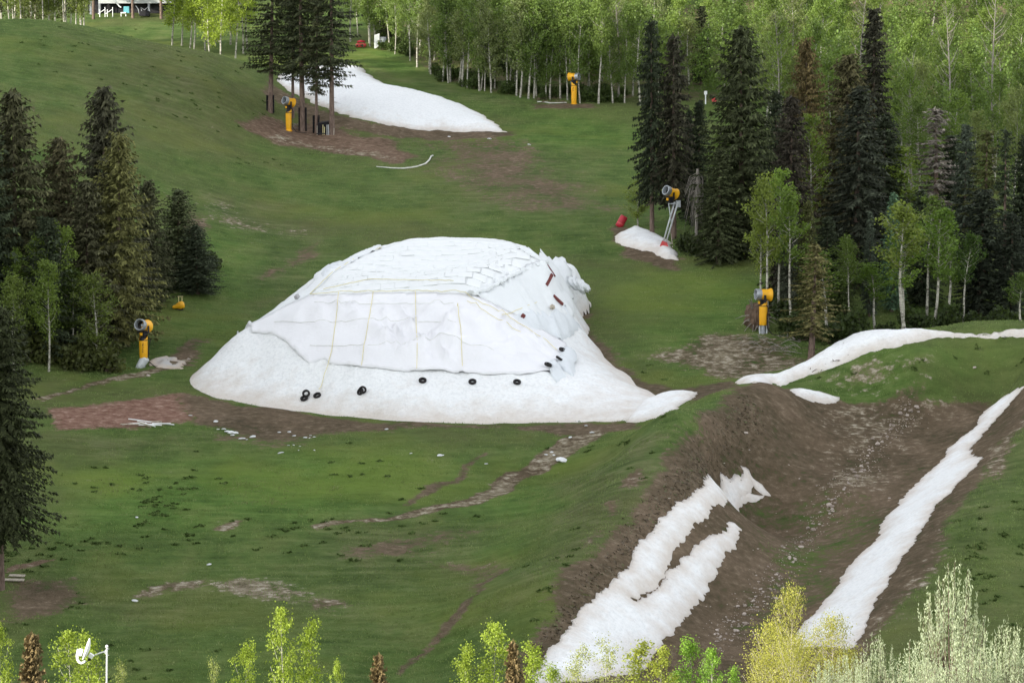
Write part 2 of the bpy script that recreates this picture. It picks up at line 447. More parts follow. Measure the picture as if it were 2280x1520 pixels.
# ------------------------------------------------------------------ mesh helpers
def link(name, me, m=None, parent=None, loc=None, color=None):
    o = bpy.data.objects.new(name, me)
    COL.objects.link(o)
    if m is not None and me is not None and not me.materials: me.materials.append(MATS[m])
    if parent is not None: o.parent = parent
    if loc is not None: o.location = loc
    if color is not None: o.color = (*color, 1)
    return o
def tag(o, label=None, cat=None, group=None, kind=None):
    if label: o['label'] = label
    if cat: o['category'] = cat
    if group: o['group'] = group
    if kind: o['kind'] = kind
    return o
def thing(name, loc, label, cat, group=None, rz=0.0, scale=None):
    o = bpy.data.objects.new(name, None)
    COL.objects.link(o); o.location = loc; o.rotation_euler = (0, 0, rz); o.empty_display_size = .2
    if scale is not None: o.scale = scale if hasattr(scale, '__len__') else (scale,) * 3
    return tag(o, label, cat, group)
def mesh_np(name, V, faces, smooth=False):
    """V (n,3); faces (m,3) or (m,4) array"""
    V = np.asarray(V, np.float32); faces = np.asarray(faces, np.int32)
    me = bpy.data.meshes.new(name)
    k = faces.shape[1]
    me.vertices.add(len(V)); me.vertices.foreach_set('co', V.ravel())
    me.loops.add(faces.size); me.loops.foreach_set('vertex_index', faces.ravel())
    me.polygons.add(len(faces))
    me.polygons.foreach_set('loop_start', np.arange(0, faces.size, k, dtype=np.int32))
    me.polygons.foreach_set('loop_total', np.full(len(faces), k, np.int32))
    if smooth: me.polygons.foreach_set('use_smooth', np.ones(len(faces), bool))
    me.update(calc_edges=True)
    return me
class MB:
    """small mesh collector of mixed polygons"""
    def __init__(s): s.v = []; s.f = []
    def add(s, vs, fs):
        n = len(s.v); s.v += [tuple(p) for p in vs]; s.f += [tuple(n + i for i in f) for f in fs]; return s
    def box(s, c, d, rot=None):
        x, y, z = (k / 2 for k in d)
        P = [Vector((a * x, b * y, e * z)) for a in (-1, 1) for b in (-1, 1) for e in (-1, 1)]
        if rot is not None: P = [rot @ p for p in P]
        c = Vector(c)
        return s.add([p + c for p in P], [(0, 1, 3, 2), (4, 6, 7, 5), (0, 4, 5, 1), (2, 3, 7, 6), (0, 2, 6, 4), (1, 5, 7, 3)])
    def tube(s, pts, rads, n=8, cap=True):
        pts = [Vector(p) for p in pts]
        if not hasattr(rads, '__len__'): rads = [rads] * len(pts)
        base = len(s.v); ref = None
        for i, p in enumerate(pts):
            d = (pts[min(i + 1, len(pts) - 1)] - pts[max(i - 1, 0)]).normalized()
            if ref is None: ref = d.orthogonal().normalized()
            else: ref = (ref - d * ref.dot(d)).normalized()
            b = d.cross(ref)
            for k in range(n):
                a = 2 * math.pi * k / n
                s.v.append(tuple(p + (ref * math.cos(a) + b * math.sin(a)) * rads[i]))
        for i in range(len(pts) - 1):
            for k in range(n):
                a = base + i * n + k; b = base + i * n + (k + 1) % n
                s.f.append((a, b, b + n, a + n))
        if cap:
            s.f.append(tuple(base + k for k in range(n))[::-1]); e = base + (len(pts) - 1) * n
            s.f.append(tuple(e + k for k in range(n)))
        return s
    def lathe(s, prof, n=20, M=None, closed=False):
        """prof: (r, z) list, revolved around z, then M"""
        base = len(s.v)
        for r, z in prof:
            for k in range(n):
                a = 2 * math.pi * k / n; p = Vector((r * math.cos(a), r * math.sin(a), z))
                s.v.append(tuple(M @ p if M is not None else p))
        m = len(prof)
        for i in range(m if closed else m - 1):
            j = (i + 1) % m
            for k in range(n):
                a = base + i * n + k; b = base + i * n + (k + 1) % n; c = base + j * n + (k + 1) % n; d_ = base + j * n + k
                s.f.append((a, b, c, d_))
        return s
    def mesh(s, name, smooth=False):
        me = bpy.data.meshes.new(name); me.from_pydata(s.v, [], s.f)
        if smooth: me.polygons.foreach_set('use_smooth', np.ones(len(me.polygons), bool))
        me.update(); return me
    def build(s, name, m, parent=None, smooth=False, loc=None):
        return link(name, s.mesh(name, smooth), m, parent, loc)
def autosmooth(o, ang=35):
    me = o.data
    bm = bmesh.new(); bm.from_mesh(me)
    for e in bm.edges:
        if len(e.link_faces) == 2 and e.calc_face_angle(0) > R(ang): e.smooth = False
    for f in bm.faces: f.smooth = True
    bm.to_mesh(me); bm.free()
    return o
def polyd(P, poly):
    """signed distance of points P (n,2) to polygon (m,2): positive inside"""
    A = np.asarray(poly, float)[:, :2]; B = np.roll(A, -1, 0)
    dmin = np.full(len(P), 1e9); inside = np.zeros(len(P), bool)
    for a, b in zip(A, B):
        e = b - a; L2 = max(e @ e, 1e-9)
        t = np.clip(((P - a) @ e) / L2, 0, 1)
        q = P - a - t[:, None] * e
        dmin = np.minimum(dmin, (q * q).sum(1))
        c = ((a[1] > P[:, 1]) != (b[1] > P[:, 1]))
        xx = (b[0] - a[0]) * (P[:, 1] - a[1]) / (b[1] - a[1] + 1e-12) + a[0]
        inside ^= c & (P[:, 0] < xx)
    d = np.sqrt(dmin)
    return np.where(inside, d, -d)
def densify(poly, step, closed=True):
    out = []; n = len(poly)
    for i in range(n if closed else n - 1):
        a = poly[i]; b = poly[(i + 1) % n]
        L = math.hypot(b[0] - a[0], b[1] - a[1]); k = max(1, int(L / step))
        for j in range(k): out.append((a[0] + (b[0] - a[0]) * j / k, a[1] + (b[1] - a[1]) * j / k))
    if not closed: out.append(tuple(poly[-1]))
    return out

# ------------------------------------------------------------------ ground sheet with its cover mask
DIRT_SHADE = [  # (pixels on the photograph, dirt, pale, red, softness m)
    ([(110, 908), (250, 902), (330, 884), (410, 882), (418, 935), (300, 948), (120, 955)], .9, 0, .85, 1.3),
    ([(400, 880), (470, 888), (600, 912), (800, 938), (1000, 948), (1250, 946), (1400, 938), (1500, 935), (1300, 966), (1100, 956), (800, 958), (600, 985), (430, 940)], .95, 0, 0, 1.6),
    ([(440, 960), (560, 950), (700, 965), (690, 992), (560, 985), (450, 980)], .62, 0, 0, 2),
    ([(540, 282), (600, 258), (760, 292), (870, 312), (920, 352), (900, 366), (760, 342), (620, 322)], .95, 0, .28, 2),
    ([(620, 300), (720, 322), (860, 340), (880, 356), (740, 338), (600, 312)], .9, .52, .3, 1.5),
    ([(590, 180), (740, 252), (850, 282), (1130, 292), (1160, 300), (1000, 312), (860, 302), (720, 284), (590, 215)], .95, 0, 0, 1.6),  # strip under the upper snow: bare earth with its shadow painted in
    ([(920, 305), (1180, 300), (1260, 390), (1370, 462), (1250, 480), (1080, 440), (960, 380)], .62, 0, 0.05, 7),
    ([(560, 640), (640, 560), (720, 530), (700, 560), (620, 620)], .62, 0, .1, 1.5),
    ([(440, 450), (520, 460), (640, 530), (560, 520), (460, 490)], .55, .5, 0, 5),
    ([(1190, 232), (1330, 232), (1330, 242), (1190, 242)], .9, 0, 0, 2),
    ([(690, 1168), (850, 1152), (1040, 1112), (1130, 1048), (1250, 975), (1330, 952), (1340, 966), (1210, 1052), (1080, 1122), (900, 1156), (700, 1174)], 1, .62, .10, .5),
    ([(890, 1128), (960, 1080), (1075, 1004), (1085, 1008), (975, 1092), (900, 1136)], .8, 0, 0, .4),
    ([(870, 1495), (960, 1400), (1050, 1325), (1110, 1262), (1120, 1272), (1050, 1350), (950, 1432), (890, 1505)], .85, 0, 0, .5),
    ([(780, 1225), (900, 1205), (1020, 1178), (1050, 1190), (930, 1240), (800, 1240)], .7, 0, 0, 2),
    ([(960, 1240), (1080, 1260), (1120, 1300), (1040, 1300)], .6, .15, 0, 2),
    ([(480, 1290), (560, 1275), (660, 1290), (695, 1330), (610, 1345), (520, 1322)], .45, .8, 0, 1.6),
    ([(680, 1335), (760, 1330), (800, 1350), (700, 1368)], .8, .55, 0, 1.6),
    ([(280, 1326), (360, 1296), (450, 1285), (420, 1308), (330, 1328)], .8, .6, .1, 1),
    ([(455, 1178), (520, 1166), (550, 1172), (500, 1184)], .9, .6, .3, .5),
    ([(0, 1290), (120, 1300), (200, 1330), (100, 1370), (0, 1380)], .85, 0, 0, 2.5),
    ([(0, 1262), (60, 1250), (110, 1240), (60, 1262), (0, 1275)], .9, .1, .3, .5),
    ('BERM', .86, 0, .0, 1.3),
    ([(1900, 900), (2110, 885), (2080, 930), (1960, 1000), (1880, 1060), (1840, 1050), (1850, 960)], .0, .47, 0, 4),
    ([(1850, 1040), (2000, 1000), (1920, 1080), (1820, 1120)], .0, .50, 0, 3),
    ([(1760, 1120), (1990, 1060), (1985, 1150), (1850, 1300), (1720, 1400), (1660, 1410)], -.34, 0, 0, 4),
    ([(1720, 1000), (1850, 1010), (1790, 1080), (1740, 1060)], -.1, 0, 0, 2),
    ([(1290, 650), (1320, 760), (1400, 820), (1500, 868), (1640, 848), (1660, 862), (1560, 890), (1400, 870), (1270, 800), (1270, 650)], .95, 0, 0, 1.2),
    ([(1420, 800), (1560, 748), (1760, 745), (1820, 800), (1640, 848), (1560, 830)], .75, .5, 0, 2.5),
    ([(1350, 508), (1380, 498), (1525, 576), (1490, 602), (1400, 572)], .95, 0, .05, 1.4),
    ([(325, 805), (440, 750), (475, 760), (420, 825)], .9, 0, 0, 2),
    ([(80, 885), (250, 838), (400, 806), (445, 792), (410, 818), (260, 848), (100, 892)], .9, .6, .1, .7),
    ([(360, 430), (420, 420), (480, 560), (420, 560)], .7, 0, 0, 3),
    ([(1760, 820), (1900, 806), (2100, 850), (2000, 880), (1850, 880)], .4, .5, 0, 5),
    ([(1380, 1060), (1430, 1040), (1420, 1080), (1370, 1090)], .8, .3, .1, 1), ([(1335, 1120), (1365, 1112), (1360, 1150), (1340, 1150)], .85, .2, .2, .8),
    ([(1270, 1210), (1330, 1180), (1320, 1210), (1280, 1230)], .6, .3, 0, 1), ([(1480, 960), (1560, 930), (1530, 990), (1470, 1010)], .45, .1, 0, 2.5),
    ([(2000, 1280), (2090, 1180), (2120, 1200), (2040, 1320), (1980, 1400), (1930, 1440)], .6, .5, 0, 2.5),
    ([(2180, 1040), (2290, 900), (2290, 960), (2200, 1070)], .8, .5, .05, 1.5),
]
MASK = np.zeros(XX.shape + (4,), np.float32); MASK[..., 3] = 1
fine = (XX > -130) & (XX < 140) & (YY > 165) & (YY < 640)
FP = np.stack([XX[fine], YY[fine]], 1)
jx = fbm(FP[:, 0] / 4, FP[:, 1] / 4, 21) ; jy = fbm(FP[:, 0] / 4, FP[:, 1] / 4, 31)
FM = np.zeros((len(FP), 3))
WPOLY = []
for pix, dv, pv, rv, soft in DIRT_SHADE:
    if pix == 'BERM':
        W = np.array([(x - .9, y + .2) for x, y in BERM[::1]] + [tuple(q[:2]) for q in cast([(1760, 866), (1900, 900), (2100, 884), (2220, 890), (2290, 865), (2290, 930), (2190, 1040), (2085, 1225), (1985, 1390), (1880, 1518)])] + [(26, 170), (-2, 170)])
    else: W = cast(densify(pix, 60))[:, :2]
    WPOLY.append((W, dv))
    lo = W.min(0) - 10; hi = W.max(0) + 10
    k = np.where((FP > lo).all(1) & (FP < hi).all(1))[0]
    if not len(k): continue
    P = FP[k] + np.stack([jx[k], jy[k]], 1) * (1.0 + soft * .5)
    w = sstep(-soft, soft, polyd(P, W))
    if dv >= 0: FM[k, 0] = np.maximum(FM[k, 0], w * dv)
    else: FM[k, 0] += w * dv
    FM[k, 1] = np.maximum(FM[k, 1], w * pv); FM[k, 2] = np.maximum(FM[k, 2], w * rv)
FM = np.clip(FM, 0, 1)
# woods floor painted darker, in place of shade on its sunlit green
_ep = np.array([plane_hit(a, b, 0) for a, b in [(790, 104), (880, 122), (985, 186), (1080, 206), (1200, 226), (1420, 236)]])
_ey = np.interp(FP[:, 0] / FP[:, 1], _ep[:, 0] / _ep[:, 1], _ep[:, 1], left=700)
_fl = sstep(0, 5, FP[:, 1] - _ey + 2 * jx) * sstep(-.055, -.045, FP[:, 0] / FP[:, 1])
FM[:, 0] = np.maximum(FM[:, 0], .42 * _fl)
LUSH = [([(120, 1010), (500, 1000), (900, 1010), (1000, 1090), (700, 1150), (300, 1180), (60, 1160)], .95, 5), ([(1320, 600), (1650, 600), (1660, 700), (1480, 790), (1340, 740)], .9, 4), ([(1150, 235), (1420, 245), (1420, 330), (1200, 320)], .85, 6),
        ([(1850, 790), (2060, 765), (2280, 760), (2280, 800), (2000, 830)], .95, 3), ([(1050, 1120), (1250, 1050), (1330, 1100), (1150, 1250), (1000, 1250)], .85, 4), ([(780, 105), (860, 110), (980, 200), (900, 190)], .85, 4), ([(300, 560), (560, 500), (600, 620), (420, 720)], .75, 5),
        ([(150, 60), (420, 120), (560, 220), (450, 330), (200, 200)], .28, 10), ([(430, 420), (650, 460), (700, 560), (560, 520)], .15, 6), ([(900, 320), (1250, 360), (1350, 480), (1000, 470)], .22, 8), ([(560, 560), (640, 540), (700, 640), (600, 690)], .25, 4),
        ([(700, 1180), (1080, 1160), (1120, 1320), (760, 1300)], .25, 5), ([(60, 980), (420, 960), (420, 1010), (150, 1020)], .2, 3), ([(200, 1300), (800, 1290), (820, 1400), (300, 1380)], .3, 5), ([(1250, 1060), (1480, 960), (1520, 1040), (1280, 1240), (1180, 1350)], .22, 3), ([(2120, 1060), (2280, 930), (2290, 1050), (2150, 1200)], .2, 4), ([(820, 160), (1000, 215), (1180, 250), (1160, 230), (1000, 190)], .3, 3)]
FL = np.full(len(FP), .5)
for pix, val, soft in LUSH:
    W = cast(densify(pix, 80))[:, :2]; lo = W.min(0) - 20; hi = W.max(0) + 20
    k = np.where((FP > lo).all(1) & (FP < hi).all(1))[0]
    if len(k):
        w = sstep(-soft, soft, polyd(FP[k] + np.stack([jx[k], jy[k]], 1) * 3, W)); FL[k] = FL[k] * (1 - w) + val * w
tA = np.full(XX.shape, .5, np.float32); tA[fine] = FL; MASK[..., 3] = tA
tmp = np.zeros(XX.shape + (3,)); tmp[fine] = FM; MASK[..., :3] = tmp
ny, nx = XX.shape
idx = np.arange(nx * ny).reshape(ny, nx)
quads = np.stack([idx[:-1, :-1], idx[:-1, 1:], idx[1:, 1:], idx[1:, :-1]], -1).reshape(-1, 4)
gme = mesh_np('ground', np.stack([XX, YY, ZZ], -1).reshape(-1, 3), quads, True)
ca = gme.color_attributes.new('mask', 'FLOAT_COLOR', 'POINT')
ca.data.foreach_set('color', MASK.reshape(-1))
ground = tag(link('ground', gme, 'ground_cover'), 'green ski slope with bare earth patches and a trench', 'ground', kind='structure')
def dirt_at(x, y): return bil(GX, GY, MASK[..., 0], x, y)

# ------------------------------------------------------------------ draped sheets (snow patches and covers)
def drape(poly, hf, step, thick, jag=0.0, seed=0, xy=False, grow=0.0):
    """a sheet over hf inside the outline; thick(d, x, y) is the height above hf at distance d from the rim. returns (V, tris, d)"""
    W = np.asarray(poly, float)[:, :2] if xy else cast(densify(poly, 22), hf)[:, :2]
    W = np.array(densify([tuple(p) for p in W], step * .7))
    if jag:
        W = W + np.stack([.6 * fbm(W[:, 0] / .7, W[:, 1] / .7, seed + 3) + fbm(W[:, 0] / 3.1, W[:, 1] / 3.1, seed + 4, 2), .6 * fbm(W[:, 0] / .7, W[:, 1] / .7, seed + 9) + fbm(W[:, 0] / 3.1, W[:, 1] / 3.1, seed + 8, 2)], 1) * jag
    if jag:
        W = W + np.stack([vnoise(W[:, 0] / .28, W[:, 1] / .28, seed + 13), vnoise(W[:, 0] / .28, W[:, 1] / .28, seed + 19)], 1) * min(.14, jag * .5)
    if grow:
        t_ = np.roll(W, -2, 0) - np.roll(W, 2, 0); t_ /= np.linalg.norm(t_, axis=1)[:, None] + 1e-9
        area = (W[:, 0] * np.roll(W[:, 1], -1) - np.roll(W[:, 0], -1) * W[:, 1]).sum()
        W = W + np.stack([t_[:, 1], -t_[:, 0]], 1) * grow * (1 if area > 0 else -1)
    lo = W.min(0); hi = W.max(0)
    gx, gy = np.meshgrid(np.arange(lo[0], hi[0], step), np.arange(lo[1], hi[1], step))
    gx = gx + ((np.arange(gx.shape[0]) % 2) * step * .5)[:, None]
    G = np.stack([gx.ravel(), gy.ravel()], 1) + nrg.uniform(-.12, .12, (gx.size, 2)) * step
    G = G[polyd(G, W) > step * .45]
    allp = [Vector((float(a), float(b))) for a, b in np.vstack([W, G])]
    n = len(W)
    v, e, f, *_ = delaunay_2d_cdt(allp, [(i, (i + 1) % n) for i in range(n)], [], 1, 1e-5)
    V = np.array([(p.x, p.y) for p in v]); T = np.array([t for t in f if len(t) == 3])
    # keep the triangles inside the outline
    cen = V[T].mean(1); T = T[polyd(cen, W) > 0]
    a, b, c = V[T[:, 0]], V[T[:, 1]], V[T[:, 2]]
    flip = ((b[:, 0] - a[:, 0]) * (c[:, 1] - a[:, 1]) - (b[:, 1] - a[:, 1]) * (c[:, 0] - a[:, 0])) < 0
    T[flip] = T[flip][:, ::-1]
    dd = np.maximum(0, polyd(V, W))
    z = hf(V[:, 0], V[:, 1]) + thick(dd, V[:, 0], V[:, 1])
    return np.column_stack([V, z]), T, dd
def sheet_obj(name, V, T, m, parent=None, dd=None, skirt=.25, smooth=True):
    """adds a skirt along the rim so that the sheet has thickness"""
    ed = {}
    for t in T:
        for i in range(3):
            k = (int(t[i]), int(t[(i + 1) % 3])); ed[k] = ed.get(k, 0) + 1
    rim = [k for k in ed if (k[1], k[0]) not in ed]
    used = sorted({i for k in rim for i in k}); mp = {i: len(V) + j for j, i in enumerate(used)}
    low = V[used].copy(); low[:, 2] -= skirt
    extra = []
    for a, b in rim: extra += [(b, a, mp[a]), (b, mp[a], mp[b])]
    V2 = np.vstack([V, low]); T2 = np.vstack([T, np.array(extra)]) if extra else T
    me = mesh_np(name, V2, T2, smooth)
    if dd is not None:
        at_ = me.attributes.new('edge', 'FLOAT', 'POINT')
        at_.data.foreach_set('value', np.concatenate([np.exp(-dd / 1.2), np.ones(len(low))]).astype(np.float32))
    return link(name, me, m, parent)
def snow_patch(poly, label, thick=.5, ew=.8, step=.5, jag=.5, seed=0, m='snow', rough=.10, hf=None, grow=0.0):
    h = lambda d, x, y: thick * (1 - np.exp(-d / ew)) + .02 + sstep(0, 1, d) * (rough * fbm(x / .8, y / .8, seed, 3) + rough * 1.5 * fbm(x / 4, y / 4, seed + 5, 2))
    V, T, dd = drape(poly, hf or Zt, step, h, jag, seed, False, grow)
    o = sheet_obj('snow_patch', V, T, m, None, dd, .3)
    return tag(o, label, 'snow')

# ------------------------------------------------------------------ the covered snow pile
PP = []   # (x, y, height above ground)
def pp(px, py, Y):
    p = at(px, py, Y); PP.append((p.x, p.y, p.z - zt(p.x, p.y)))
def pg(px, py, h=0.0):
    p = cast1(px, py); PP.append((p.x, p.y, h))
for a in densify([(425, 856), (480, 886), (600, 907), (750, 926), (900, 938), (1050, 943), (1250, 941), (1400, 936)], 60, False): pg(*a)
for a in densify([(1480, 900), (1400, 836), (1350, 800), (1305, 752), (1296, 705), (1288, 668)], 40, False): pg(*a)
for x, y in [(-27.5, 258), (-26.5, 264), (-23.5, 271), (-20.5, 279), (-16, 287), (-9, 292), (0, 293), (5, 289.5), (7.5, 286)]: PP.append((x, y, 0))
for x, y in [(-33, 250), (-32, 262), (-28, 276), (-22, 288), (-10, 300), (4, 301), (9, 292), (11, 287), (12, 280), (15, 296), (14, 272), (17, 258), (18, 244), (12, 233), (0, 232), (-12, 233), (-24, 240)]: PP.append((x, y, -2.2))
for a in [(540, 860, 249.2), (700, 858, 246.6), (900, 868, 243.8), (1050, 875, 243.2), (1200, 878, 243.4), (1330, 880, 244.2),
          (530, 742, 256), (580, 748, 254.5), (690, 812, 248.6), (800, 822, 246.4), (1000, 834, 245.6), (1210, 826, 246.8), (1300, 840, 248.6),
          (610, 690, 259.5), (660, 664, 260), (720, 640, 259.5), (705, 616, 264.5), (800, 572, 270),
          (700, 664, 256.2), (800, 658, 255.4), (930, 657, 255), (1035, 662, 254.6), (760, 740, 251.2), (900, 745, 250.2), (1040, 745, 250.2), (640, 745, 252.8),
          (1150, 760, 251.5), (1120, 700, 255.2), (1075, 650, 256.0), (1130, 622, 259.6), (1205, 590, 264.8),
          (850, 600, 265), (950, 600, 264.5), (1050, 600, 264.5), (900, 537, 276.5), (1000, 531, 277.5), (1130, 537, 277.5),
          (1150, 560, 271.5), (1200, 568, 275.5), (1290, 606, 281), (1240, 612, 271), (1185, 660, 261.5), (1270, 660, 273), (1240, 700, 262.5), (1275, 735, 263), (1180, 720, 257.5), (1255, 780, 255), (1200, 790, 251.5)]:
    pp(*a)
for a in [(1320, 690, -1), (1318, 655, -1.2), (1330, 735, -1), (1385, 798, -.8), (1450, 860, -.5)]: pg(*a)
for a in [(1150, 556, 280.5), (1185, 572, 281), (1225, 590, 281.5), (1262, 602, 283)]: pp(*a)
PPa = np.array(PP)
_pt = TPS(PPa[:, :2], PPa[:, 2], .15)
PX = np.arange(-36, 24, .3); PY = np.arange(232, 304, .3)
pX, pY = np.meshgrid(PX, PY)
PH = _pt(pX, pY)
PZ0 = bil(GX, GY, ZZ, pX, pY)
PZ = PZ0 + PH
def Zp(x, y):
    x = np.asarray(x, float); y = np.asarray(y, float)
    inb = (x > PX[0]) & (x < PX[-1]) & (y > PY[0]) & (y < PY[-1])
    z = bil(PX, PY, PZ, x, y)
    return np.where(inb, np.maximum(z, Zt(x, y)), Zt(x, y))
keep = PH > -.35
rough = (.16 * fbm(pX / 1.1, pY / 1.1, 41, 4) + .10 * fbm(pX / 3.5, pY / 3.5, 42, 2)) * sstep(-.2, .8, PH)
idp = -np.ones(PH.shape, int); idp[keep] = np.arange(keep.sum())
q = np.stack([idp[:-1, :-1], idp[:-1, 1:], idp[1:, 1:], idp[1:, :-1]], -1).reshape(-1, 4); q = q[(q >= 0).all(1)]
pme = mesh_np('snow_pile', np.stack([pX[keep], pY[keep], (PZ + rough)[keep]], 1), q, True)
ea = pme.attributes.new('edge', 'FLOAT', 'POINT')
_ed = np.exp(-np.maximum(PH, 0) / 1.3)[keep]
_ed = np.maximum(_ed, .9 * sstep(8, 13, pX[keep]) * sstep(.5, 0.1, np.abs(vnoise(pX[keep] / 2.3, pY[keep] / 2.3, 77))))
ea.data.foreach_set('value', _ed.astype(np.float32))
pile = thing('snow_pile', (0, 0, 0), 'huge heap of stored snow under white covers in the middle', 'snow pile')
pile.location = (0, 0, 0)
link('snow_body', pme, 'snow', pile)
# covers laid over the heap
cover = thing('pile_cover', (0, 0, 0), 'white cover sheets lashed with yellow cords over the snow heap', 'tarpaulin')
def folds(x, y, seed, a=.10, ang=.6, sx=1.1, sy=5.0):
    u = x * math.cos(ang) + y * math.sin(ang); v = -x * math.sin(ang) + y * math.cos(ang)
    wx = u / sx + 1.2 * fbm(x / 4, y / 4, seed + 2); wy = v / sy
    r = 1 - np.abs(vnoise(wx, wy, seed)) * 2.0
    return a * np.clip(r, 0, 1) ** 1.6 * np.clip(.35 + .8 * vnoise(x / 5, y / 5, seed + 7), 0, 1)
HEM = [(529, 741), (560, 742), (600, 746), (640, 765), (665, 790), (686, 812), (722, 803), (735, 812), (760, 812), (800, 820), (900, 829), (1000, 833), (1100, 836), (1180, 833), (1222, 826), (1250, 800)]
front = HEM + [(1262, 770), (1200, 735), (1140, 702), (1075, 672), (1040, 662), (930, 657), (800, 659), (690, 663), (640, 685), (580, 716)]
h_front = lambda d, x, y: .14 + (folds(x, y, 51, .75, .5, .9, 5) + folds(x, y, 57, .7, -.9, 1.0, 7)) * np.maximum(sstep(.2, 2.2, d), .35 * sstep(256, 253, y)) * sstep(257.5, 253.5, y) + .09 * sstep(.5, 0, d)
V, T, dd = drape(front, Zp, .32, h_front, .12, 5)
front_sheet = sheet_obj('front_sheet', V, T, 'tarp_front', cover, None, .16)
top = [(690, 662), (800, 658), (930, 656), (1040, 661), (1082, 650), (1140, 622), (1208, 590), (1150, 548), (1130, 541), (1000, 535), (900, 541), (850, 556), (800, 578), (740, 615)]
V, T, dd = drape(top, Zp, .45, lambda d, x, y: .17 + .03 * fbm(x / .7, y / .7, 8, 2), .1, 6)
top_sheet = sheet_obj('top_sheet', V, T, 'tarp_top', cover, None, .14)
left = [(529, 741), (580, 714), (640, 683), (690, 661), (740, 614), (800, 577), (850, 555), (845, 553), (800, 572), (760, 588), (710, 612), (700, 632), (660, 664), (610, 692), (560, 728)]
V, T, dd = drape(left, Zp, .4, lambda d, x, y: .20 + folds(x, y, 61, .35, 1.0, .9, 3), .15, 7)
sheet_obj('flank_sheet', V, T, 'tarp_side', cover, None, .2)
right = [(1075, 668), (1040, 662), (1084, 652), (1142, 624), (1210, 592), (1152, 560), (1146, 556), (1200, 576), (1262, 598), (1276, 614), (1268, 650), (1278, 688), (1276, 712), (1250, 720), (1200, 712), (1160, 712)]
V, T, dd = drape(right, Zp, .4, lambda d, x, y: .22 + folds(x, y, 65, .25, .2, 1.1, 6) + folds(x, y, 69, .7, .9, .8, 2.4) * sstep(4.0, .5, d), .18, 8)
sheet_obj('side_sheet', V, T, 'tarp_side', cover, None, .2)
# loose crumpled flaps by the right foot of the heap
for i, (pl, off, a) in enumerate([
        ([(1128, 702), (1170, 692), (1230, 686), (1262, 692), (1296, 738), (1272, 748), (1248, 756), (1225, 742), (1190, 736), (1160, 724)], .5, .9),
        ([(1244, 790), (1270, 784), (1284, 800), (1280, 838), (1262, 828), (1240, 812)], .42, .6),
        ([(1212, 812), (1236, 806), (1250, 822), (1258, 842), (1240, 854), (1226, 836)], .55, .7),
        ([(700, 616), (740, 590), (768, 584), (760, 600), (728, 622), (706, 632)], .3, .4)]):
    V, T, dd = drape(pl, Zp, .3, lambda d, x, y, off=off, a=a, i=i: off * sstep(-.3, 1.0, d) + folds(x, y, 81 + 5 * i, a, .7 + i, .8, 2.2) + .30 * (1 - 2 * np.abs(vnoise(x / .75 + y * .5, y / 1.1, 90 + i))) * sstep(0, .5, d), .2, 20 + i)
    sheet_obj('loose_flap', V, T, 'tarp_loose', cover, None, .22, False)
# bundled end of the cover at the back right corner
bm = bmesh.new(); bmesh.ops.create_icosphere(bm, subdivisions=4, radius=1.0)
co = np.array([v.co[:] for v in bm.verts])
rad = 1 + .45 * (1 - 2 * np.abs(vnoise(co[:, 0] * 2.2 + co[:, 2] * 1.5, co[:, 1] * 2.2 - co[:, 2], 301))) + .05 * (1 - 2 * np.abs(vnoise(co[:, 0] * 5 - co[:, 2] * 3, co[:, 1] * 5 + co[:, 2] * 2, 302)))
for v, r_ in zip(bm.verts, rad): v.co *= float(r_)
me = bpy.data.meshes.new('bundled_end'); bm.to_mesh(me); bm.free(); me.materials.append(MATS['tarp_side'])
be = link('bundled_end', me, None, cover); be.location = at(1288, 634, 276.5); be.scale = (.95, 1.2, .46); be.rotation_euler = (.15, .55, .3)
me.polygons.foreach_set('use_smooth', np.ones(len(me.polygons), bool))
# insulation pads on the top: each its own piece
Wt = cast(densify([(700, 656), (800, 651), (930, 650), (1035, 654), (1076, 646), (1138, 617), (1196, 588), (1145, 552), (1126, 544), (1000, 538), (902, 544), (850, 560), (806, 582), (748, 617)], 25), Zp)[:, :2]
pad_meshes = []
for k in range(5):
    rr = random.Random(100 + k); mb = MB(); nx_, ny_ = 4, 3; w, dep = 1.23, 1.15
    P = []
    for j in range(ny_):
        for i in range(nx_):
            u = i / (nx_ - 1) - .5; v = j / (ny_ - 1) - .5
            P.append((u * w, v * dep, .03 + rr.uniform(-.012, .014)))
    n0 = len(P); P2 = P + [(p[0], p[1], p[2] - .05) for p in P]
    Fs = [(j * nx_ + i, j * nx_ + i + 1, (j + 1) * nx_ + i + 1, (j + 1) * nx_ + i) for j in range(ny_ - 1) for i in range(nx_ - 1)]
    ring = [(0, 1), (1, 2), (2, 3), (3, 7), (7, 11), (11, 10), (10, 9), (9, 8), (8, 4), (4, 0)]
    Fs += [(b, a, a + n0, b + n0) for a, b in ring]
    mb.add(P2, Fs); me = mb.mesh('pad'); me.materials.append(MATS['tarp_top']); pad_meshes.append(me)
row = 0; npad = 0
yv = Wt[:, 1].max() - .3
